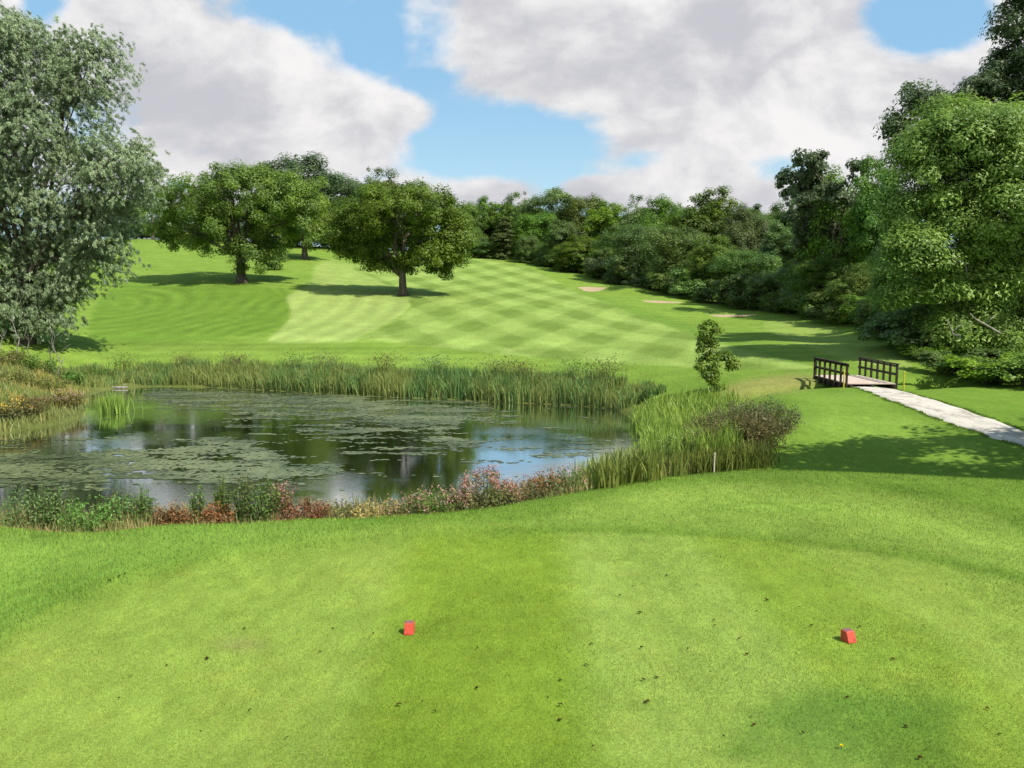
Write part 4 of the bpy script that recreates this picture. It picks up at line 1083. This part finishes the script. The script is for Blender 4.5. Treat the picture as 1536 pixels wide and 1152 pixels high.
for i, (px, py, ht, lab) in enumerate([(92, 572, 4.0, 'tallest pale bare sapling stem in front of the willow'), (78, 556, 3.4, 'pale leaning sapling stem left of the tallest one'), (25, 545, 3.6, 'thin pale stem under the left part of the willow'), (3, 548, 3.8, 'thin pale stem at the far left edge'), (48, 548, 2.8, 'short pale stem between the willow trunk and bank bushes')]):
    bq = hit(px, py)[0]; rr_ = np.random.default_rng(600 + i); a = Acc()
    pts = limb_path([0, 0, -.1], [rr_.uniform(-.3, .5), rr_.uniform(-.3, .3), ht], rr_, .0, 7); a.tube(pts, np.linspace(.045, .012, 7), 6)
    for k in range(5):
        i0 = rr_.integers(2, 6); a.tube(limb_path(pts[i0], pts[i0] + rr_.normal(size=3) * [.35, .3, .1] + [0, 0, .55], rr_, 0, 4), np.linspace(.02, .006, 4), 4)
    tag(link('bare_sapling', a.mesh('bare_sapling', True), bark_pale, loc=bq), lab, 'sapling', 'bare sapling stems on the left bank')
# clump of reeds standing in the water near the left bank, and a pale log on the shore
cx_, cy_ = on_water(170, 617); n = 420
q = np.stack([cx_ + r.normal(0, .38, n), cy_ + r.normal(0, .3, n), np.full(n, WATER - .2)], 1)
me = blade_mesh('reed_clump', q - [cx_, cy_, WATER - .2], 1.35 * r.uniform(.5, 1.1, n), r.uniform(.025, .05, n), np.abs(r.normal(0, .12, n)), r.uniform(size=n), 12)
tag(link('reed_clump', me, M_reed, loc=(cx_, cy_, WATER - .2)), 'small bright reed clump standing alone in the water by the left bank', 'reeds')
lx, ly = on_water(178, 582); a = Acc()
a.tube(np.array([[-1.0, 0, .06], [-.3, .08, .10], [.4, 0, .09], [.95, -.1, .14]]), [.06, .085, .08, .05], 8); a.tube(np.array([[.4, 0, .1], [.6, .05, .3], [.75, .05, .38]]), [.035, .025, .01], 5)
tag(link('driftwood_log', a.mesh('log', True), bark_pale, loc=(lx, ly - .4, WATER)), 'pale log lying at the water edge below the far reeds', 'log')

# ------------------------------------------------------------------ path
def path_edge(pts):
    h_ = hit([p[0] for p in pts], [p[1] for p in pts]); return h_[:, :2]
ns_ = 90
ys = np.linspace(20.0, 42.15, ns_)
rp = np.random.default_rng(12)
lx_ = np.interp(ys, [20, 24, 26.5, 28, 30.3, 32.5, 36.2, 38.5, 42.2], [17.6, 17.4, 17.2, 16.95, 16.88, 16.8, 17.09, 17.45, 17.95]) + .05 * np.sin(ys * 3.1) + .03 * rp.normal(size=ns_) * .4
rx_ = np.interp(ys, [20, 24, 26.5, 28.2, 30.3, 32, 36.2, 38.9, 42.2], [18.9, 18.6, 18.35, 18.35, 18.6, 18.8, 19.2, 19.5, 20.05]) + .05 * np.sin(ys * 2.3 + 1) + .03 * rp.normal(size=ns_) * .4
nw = 14
PXX = lx_[:, None] + (rx_ - lx_)[:, None] * np.linspace(0, 1, nw)[None]; PYY = np.broadcast_to(ys[:, None], PXX.shape)
PZ = H(PXX, PYY) + .035 + .02 * np.sin(np.linspace(0, math.pi, nw))[None]; PZ[:, 0] -= .06; PZ[:, -1] -= .06
idp = np.arange(ns_ * nw).reshape(ns_, nw)
Qp = np.stack([idp[:-1, :-1], idp[:-1, 1:], idp[1:, 1:], idp[1:, :-1]], -1).reshape(-1, 4)
me = mesh_np('path', np.stack([PXX, PYY, PZ], -1).reshape(-1, 3), Qp, smooth=True)
pm, t, out = material('limestone_gravel')
tc = t.node('ShaderNodeTexCoord').outputs['Object']
vor = t.node('ShaderNodeTexVoronoi', {'Vector': tc, 'Scale': 26.0}).outputs['Color']
na = t.noise(t.vm('MULTIPLY', tc, (1.6, .7, 1)), 1.1, 8, .7); nb = t.noise(tc, 60, 3, .6)
c_ = t.mix(t.mapr(na, .36, .56), (.26, .23, .19), (.54, .49, .41))
c_ = t.mix(.22, c_, vor, 'MULTIPLY'); c_ = t.mix(t.mapr(nb, .3, .7, 0, .35), c_, (.58, .53, .46))
b = t.node('ShaderNodeBsdfPrincipled', {'Base Color': c_, 'Roughness': .9, 'Specular IOR Level': .2})
bp = t.node('ShaderNodeBump', {'Strength': .6, 'Distance': .03, 'Height': t.m('ADD', nb, t.m('MULTIPLY', na, 2.0))}); t.nt.links.new(bp.outputs[0], b.inputs['Normal']); t.nt.links.new(b.outputs[0], out.inputs[0])
tag(link('path', me, pm), kind='structure')

r = np.random.default_rng(44); nv2 = 9000
yv = r.uniform(22, 41.9, nv2); sd_ = r.integers(0, 2, nv2); xv = np.where(sd_ == 0, np.interp(yv, ys, lx_) - np.abs(r.normal(0, .10, nv2)) + .07, np.interp(yv, ys, rx_) + np.abs(r.normal(0, .10, nv2)) - .07)
clp = vnoise(yv * 1.7, sd_ * 9. + 3, 41); kp = clp > .36
xv, yv = xv[kp], yv[kp]; nv2 = len(xv); cv = colour_at(xv, yv) * r.uniform(.85, 1.5, (nv2, 1))
pv2 = np.stack([xv, yv, H(xv, yv) + .005], 1)
Vb, Qb, _t = blades(pv2, .055 * r.uniform(.4, 1.4, nv2), r.uniform(.012, .028, nv2), np.abs(r.normal(.3, .4, nv2)), r.uniform(size=nv2), r)
_verge = mesh_np('verge', Vb, Qb, {'turf': ('FLOAT_COLOR', np.concatenate([np.repeat(cv, 8, 0), np.ones((nv2 * 8, 1))], 1))})
# ------------------------------------------------------------------ footbridge
dark_wood = plain_mat('dark_timber', (.045, .028, .020), .75, .4, 5, .4, col2=(.018, .012, .009), stretch=(1, 1, 1))
deck_wood = plain_mat('deck_timber', (.50, .41, .33), .8, .3, 4, .4, col2=(.36, .285, .23), stretch=(.4, 3, 1))
bx0, bx1, by0, by1 = 17.75, 20.25, 42.0, 46.6
dz_ = float(max(H(19, 41.6), H(19, 47.2))) + .10
BR = empty('footbridge', (19, 44.3, dz_), 'dark timber footbridge with two open railings at the end of the path', 'bridge')
def Lc(x, y, z): return (x - 19, y - 44.3, z)
a = Acc(); npl = 30
for k in range(npl):
    y_ = by0 + (by1 - by0) * k / npl
    a.box(Lc(bx0 - .02, y_ + .006, -.05 + .004 * math.sin(k * 5)), Lc(bx1 + .02, y_ + (by1 - by0) / npl - .006, .0 + .004 * math.sin(k * 5)), bev=.006)
link('deck', a.mesh('deck'), deck_wood, BR)
for x in (bx0 + .1, 19, bx1 - .1):
    a = Acc(); a.box(Lc(x - .08, by0 - .2, -.36), Lc(x + .08, by1 + .2, -.056), bev=.01); link('beam', a.mesh('beam'), dark_wood, BR)
for y_ in (by0 - .35, by1 + .05):
    a = Acc(); a.box(Lc(bx0 - .15, y_, -1.5), Lc(bx1 + .15, y_ + .3, -.37), bev=.02); link('abutment', a.mesh('abutment'), dark_wood, BR)
for x in (bx0 - .07, bx1 + .07):
    a = Acc(); a.box(Lc(x - .065, by0 - .08, 1.0), Lc(x + .065, by1 + .08, 1.055), bev=.008)
    rail = link('railing', a.mesh('handrail'), dark_wood, BR)
    for k in range(7):
        y_ = by0 + .05 + (by1 - by0 - .1) * k / 6
        a = Acc(); a.box(Lc(x - .05, y_ - .05, -.40), Lc(x + .05, y_ + .05, .998), bev=.008)
        link('post', a.mesh('post'), dark_wood, rail)
    sx = .062 if x < 19 else -.062
    for z0, z1 in ((.87, .985), (.42, .55)):
        a = Acc(); a.box(Lc(x + sx - .018, by0 - .03, z0), Lc(x + sx + .018, by1 + .03, z1), bev=.005)
        link('rail', a.mesh('rail'), dark_wood, rail)

# stakes
yel_p = plain_mat('yellow_paint', (.62, .52, .04), .5, .15, 20, .1)
wht_p = plain_mat('white_paint', (.60, .52, .42), .6, .2, 20, .1)
blk_p = plain_mat('dark_paint', (.02, .03, .02), .6, .2, 20, .1)
redp = plain_mat('red_paint_cap', (.45, .08, .03), .5, .2, 20, .1)
def stake(px, py, d, h, rad, mat, label, name='stake', capm=None):
    if py is not None: bq = hit(px, py)[0]
    else: x = P(px, 600, d)[0]; bq = np.array([x, d, float(H(x, d))])
    e = empty(name, bq, label, 'stake')
    a = Acc(); a.tube(np.array([[0, 0, -.15], [0, 0, h * .5], [.006, 0, h * .96], [.006, 0, h]]), [rad, rad, rad, rad * .55], 10); link('shaft', a.mesh('shaft', False), mat, e)
    a = Acc(); a.tube(np.array([[.006, 0, h * .9], [.006, 0, h * .985], [.006, 0, h + .012]]), [rad * 1.12, rad * 1.12, rad * .5], 10); link('cap', a.mesh('cap'), capm or mat, e)
stake(1264.5, None, 41.2, .98, .035, yel_p, 'yellow stake in front of the left railing of the footbridge', 'marker_stake')
stake(1354.5, None, 41.4, .98, .035, yel_p, 'yellow stake at the near end of the right railing', 'marker_stake')
stake(1222.5, None, 47.3, .85, .03, blk_p, 'thin dark stake at the far end of the left railing', 'marker_stake')
stake(1074, None, 18.6, .52, .017, wht_p, 'pale wooden stake on the crest in front of the thicket', 'marker_stake')

# ------------------------------------------------------------------ bunkers
sandm, t, out = material('bunker_sand')
tc = t.node('ShaderNodeTexCoord').outputs['Object']; na = t.noise(tc, 3, 6, .6)
b = t.node('ShaderNodeBsdfPrincipled', {'Base Color': t.mix(na, (.25, .175, .10), (.36, .275, .17)), 'Roughness': .95})
bp = t.node('ShaderNodeBump', {'Strength': .4, 'Distance': .05, 'Height': na}); t.nt.links.new(bp.outputs[0], b.inputs['Normal']); t.nt.links.new(b.outputs[0], out.inputs[0])
for (c, s), lab in zip(bunk_pos, ['widest pale sand bunker below the lime green sapling', 'thin sand bunker in the middle of the three by the wood', 'reddish thin sand bunker nearest the bridge']):
    nr, na_ = 10, 40; V = []; Fq = []
    for i in range(nr + 1):
        for j in range(na_):
            an = 2 * math.pi * j / na_; q = i / nr * (1 + .12 * math.sin(3 * an + c[0]) + .07 * math.sin(5 * an))
            x = c[0] + (2.3 if s > .8 else 2.9) * q * math.cos(an); y = c[1] + .55 + 1.15 * s * q * math.sin(an)
            V.append([x, y, float(H(x, y)) + (.05 if i < nr else -.03)])
    for i in range(nr):
        for j in range(na_):
            Fq.append([i * na_ + j, (i + 1) * na_ + j, (i + 1) * na_ + (j + 1) % na_, i * na_ + (j + 1) % na_])
    V = np.array(V); loc = np.array([c[0], c[1], float(H(c[0], c[1]))])
    tag(link('sand_bunker', mesh_np('sand_bunker', V - loc, np.array(Fq), smooth=True), sandm, loc=loc), lab, 'bunker', 'sand bunkers beside the wood')

# ------------------------------------------------------------------ tee markers
redm = plain_mat('red_marker_paint', (.56, .075, .045), .5, .15, 30, .15, col2=(.44, .06, .04))
top_red = plain_mat('dull_red_paint', (.22, .085, .075), .5, .3, 40, .2, col2=(.15, .075, .07))
boltm = plain_mat('rusty_bolt', (.05, .03, .025), .6, .3)
def marker(px, py, rz, label, bolt, wid=.115):
    bq = hit(px, py)[0]
    e = empty('tee_marker', bq, label, 'tee marker', 'red tee markers on the tee', rz); e.scale = (.9, .9, .88)
    w = wid / 2; b_ = .006
    # body: a wooden block with a forward-sloping painted front (faces -y)
    prof = [(-.055, -.02), (-.060, .012), (-.022, .118), (-.014, .124), (.060, .124), (.066, .118), (.066, -.02)]
    V = [];
    for x, ins in ((-w, .004), (-w + .004, 0), (w - .004, 0), (w, .004)):
        cy_, cz_ = .0, .06
        for (y, z) in prof:
            V.append([x, y - math.copysign(ins, y - cy_), z - (ins if z > cz_ else 0)])
    k = len(prof); Fs = [list(range(k)), [3 * k + j for j in range(k)][::-1]]
    for i in range(3):
        for j in range(k):
            Fs.append([i * k + j, i * k + (j + 1) % k, (i + 1) * k + (j + 1) % k, (i + 1) * k + j][::-1])
    a = Acc(); a.add(V, Fs); link('block', a.mesh('block'), redm, e)
    a = Acc(); a.box((-w + .006, -.012, .1242), (w - .006, .062, .1275), bev=.001); link('top_face', a.mesh('top_face'), top_red, e)  # top face gets a duller, greyer red than the block
    if bolt:
        a = Acc(); nrm_ = np.array([0, -.106, .038]); nrm_ /= np.linalg.norm(nrm_); c_ = np.array([.030, -.0515, .034]); a.tube(np.array([c_ - nrm_ * .01, c_ + nrm_ * .003, c_ + nrm_ * .006]), [.0085, .0085, .005], 10); link('bolt', a.mesh('bolt'), boltm, e)
    a = Acc(); a.tube(np.array([[0, 0, -.12], [0, 0, -.01]]), [.006, .008], 6)
    return e
marker(614, 950, math.radians(-5), 'red wooden tee marker, the left one, without a bolt head', False, .10)
marker(1273, 962, math.radians(22), 'red wooden tee marker with a dark bolt head, the right one', True)

# ------------------------------------------------------------------ near grass blades
M_turfblade, t, out = material('turf_blade')
at = t.node('ShaderNodeAttribute', attribute_name='turf').outputs['Color']
b = t.node('ShaderNodeBsdfPrincipled', {'Base Color': at, 'Roughness': .7, 'Specular IOR Level': .06})
tr = t.node('ShaderNodeBsdfTranslucent', {'Color': at})
mx = t.node('ShaderNodeMixShader', {0: .3, 1: b.outputs[0], 2: tr.outputs[0]}); t.nt.links.new(mx.outputs[0], out.inputs[0])
def turf(N, y0, y1, seed, hs, tee_only):
    r = np.random.default_rng(seed)
    Y = np.exp(r.uniform(math.log(y0), math.log(y1), N * 2)); X = r.uniform(-1.35, 1.35, N * 2) * (Y + .6)
    z = H(X, Y); px, py = project(X, Y, z); ts = sdf(px, py, TEE_EDGE)
    tj = ts + r.normal(0, 9, len(ts)) + 26 * (vnoise(X * .8, Y * .8, 79) - .5); k = (tj < 4) if tee_only else (tj >= -4)
    X, Y, z, ts = X[k][:N], Y[k][:N], z[k][:N], ts[k][:N]; n = len(X)
    c = colour_at(X, Y); g = vnoise(X * 2.2, Y * 2.2, 70 + seed); g2 = vnoise(X * .9 + 4, Y * .9, 75)
    c = c * (1.20 * (r.uniform(.66, 1.34, n) if tee_only else r.uniform(.5, 1.5, n)) * (.74 + .52 * g))[:, None]
    yl = (r.uniform(size=n) < .16)[:, None]; c = np.where(yl, c * [1.45, 1.15, 1.5], c)
    h = hs * r.uniform(.5, 1.25, n) * (.6 + .8 * g2) * np.where((X < -1.5) & (not tee_only), 1.5, 1); wd = .0042 * (Y / 6.5) ** .9 * r.uniform(.7, 1.3, n)
    a = r.uniform(0, 6.283, n); la = r.uniform(0, 6.283, n); lean = np.abs(r.normal(.45, .35, n))
    side = np.stack([np.cos(a), np.sin(a), 0 * a], 1) * (wd * .5)[:, None]; ld = np.stack([np.cos(la), np.sin(la), 0 * la], 1) * (lean * h)[:, None]
    p = np.stack([X, Y, z - .003], 1)
    V = np.stack([p - side, p + side, p + ld * .8 + np.stack([0 * h, 0 * h, h], 1)], 1).reshape(-1, 3)
    ca = np.concatenate([np.repeat(c, 3, 0), np.ones((n * 3, 1))], 1)
    return mesh_np('turf', V, np.arange(n * 3).reshape(n, 3), {'turf': ('FLOAT_COLOR', ca)})
tag(link('verge_grass', _verge, M_turfblade), 'tufts of grass creeping over the edges of the path', 'grass', kind='stuff')
tag(link('mown_grass', turf(480000, 4.6, 13, 1, .020, True), M_turfblade), 'close-mown grass covering the tee', 'grass', kind='stuff')
tag(link('longer_grass', turf(470000, 5, 22, 2, .036, False), M_turfblade), 'slightly longer grass surrounding the tee', 'grass', kind='stuff')

# fallen leaves and worm casts on the tee
r = np.random.default_rng(90)
sp = [(1135, 918), (1200, 913), (950, 880), (1045, 878), (1090, 905), (1290, 942), (1072, 940), (1120, 983), (1237, 933), (1217, 940), (960, 921), (930, 895), (887, 968), (963, 974), (1032, 976), (840, 1022), (965, 1022), (985, 1018), (970, 1055), (1108, 960), (1150, 902), (1350, 918), (1385, 940), (1420, 878), (1340, 990), (1270, 1048), (1360, 1092), (1480, 1065), (1500, 1103), (1205, 1102), (1130, 1090), (1380, 1140), (840, 1082), (880, 1000), (1380, 875), (1000, 865),
      (367, 945), (480, 980), (250, 1000), (598, 1060), (375, 1068), (430, 1110), (310, 990), (715, 1034), (195, 1016), (560, 952), (716, 975), (500, 945), (840, 1060), (300, 1180), (652, 1070), (165, 872), (188, 862), (178, 866)]
xy = np.array(sp + [(r.uniform(120, 1500), r.uniform(850, 1150)) for _ in range(14)], float)
hp = hit(xy[:, 0], xy[:, 1]); V = []; Q = []; tn = []
for i, p in enumerate(hp):
    s = (.0145 if i < len(sp) else .008) * r.uniform(.6, 1.3); k = 7; o0 = len(V); up = r.uniform(.012, .03)
    a0 = r.uniform(0, 6.28)
    for j in range(k):
        an = a0 + j * 6.283 / k; rr_ = s * r.uniform(.6, 1.2); V.append(p + [rr_ * math.cos(an) * 1.4, rr_ * math.sin(an), .012 + up * r.uniform(.0, .8)])
    V.append(p + [0, 0, .012 + up * .6]); Q += [[o0 + j, o0 + (j + 1) % k, o0 + k] for j in range(k)]; tn += [r.uniform()] * (k + 1)
me = mesh_np('fallen_leaves', np.array(V), np.array(Q), {'tone': ('FLOAT', np.array(tn))})
M_dead = leaf_mat('dead_leaf', (.010, .009, .004), (.045, .030, .012), trans=.05, spec=.05, rough=.9)
tag(link('fallen_leaves', me, M_dead), 'small dark fallen leaves strewn over the tee', 'leaves', kind='stuff')
# a single dandelion
p = hit(1262, 1124)[0]; e = empty('dandelion', p, 'single yellow dandelion in the grass near the right tee marker', 'flower')
n = 40; an = r.uniform(0, 6.28, n); q = r.uniform(.3, 1, n); c_ = np.stack([np.cos(an) * q * .013, np.sin(an) * q * .013, .032 + .004 * (1 - q)], 1)
V, Q, T_ = leaf_quads(c_, nrm(rndunit(n, r) * .4 + [0, 0, 1]), nrm(np.stack([np.cos(an), np.sin(an), .2 + 0 * an], 1)), .016, .006, r.uniform(size=n))
link('blossom', mesh_np('blossom', V, Q, {'tone': ('FLOAT', T_)}), M_yel, e)
a = Acc(); a.tube(np.array([[0, 0, -.01], [0, 0, .015], [0, 0, .032]]), [.002, .002, .002], 6); link('stem', a.mesh('stem'), M_olive_s, e)
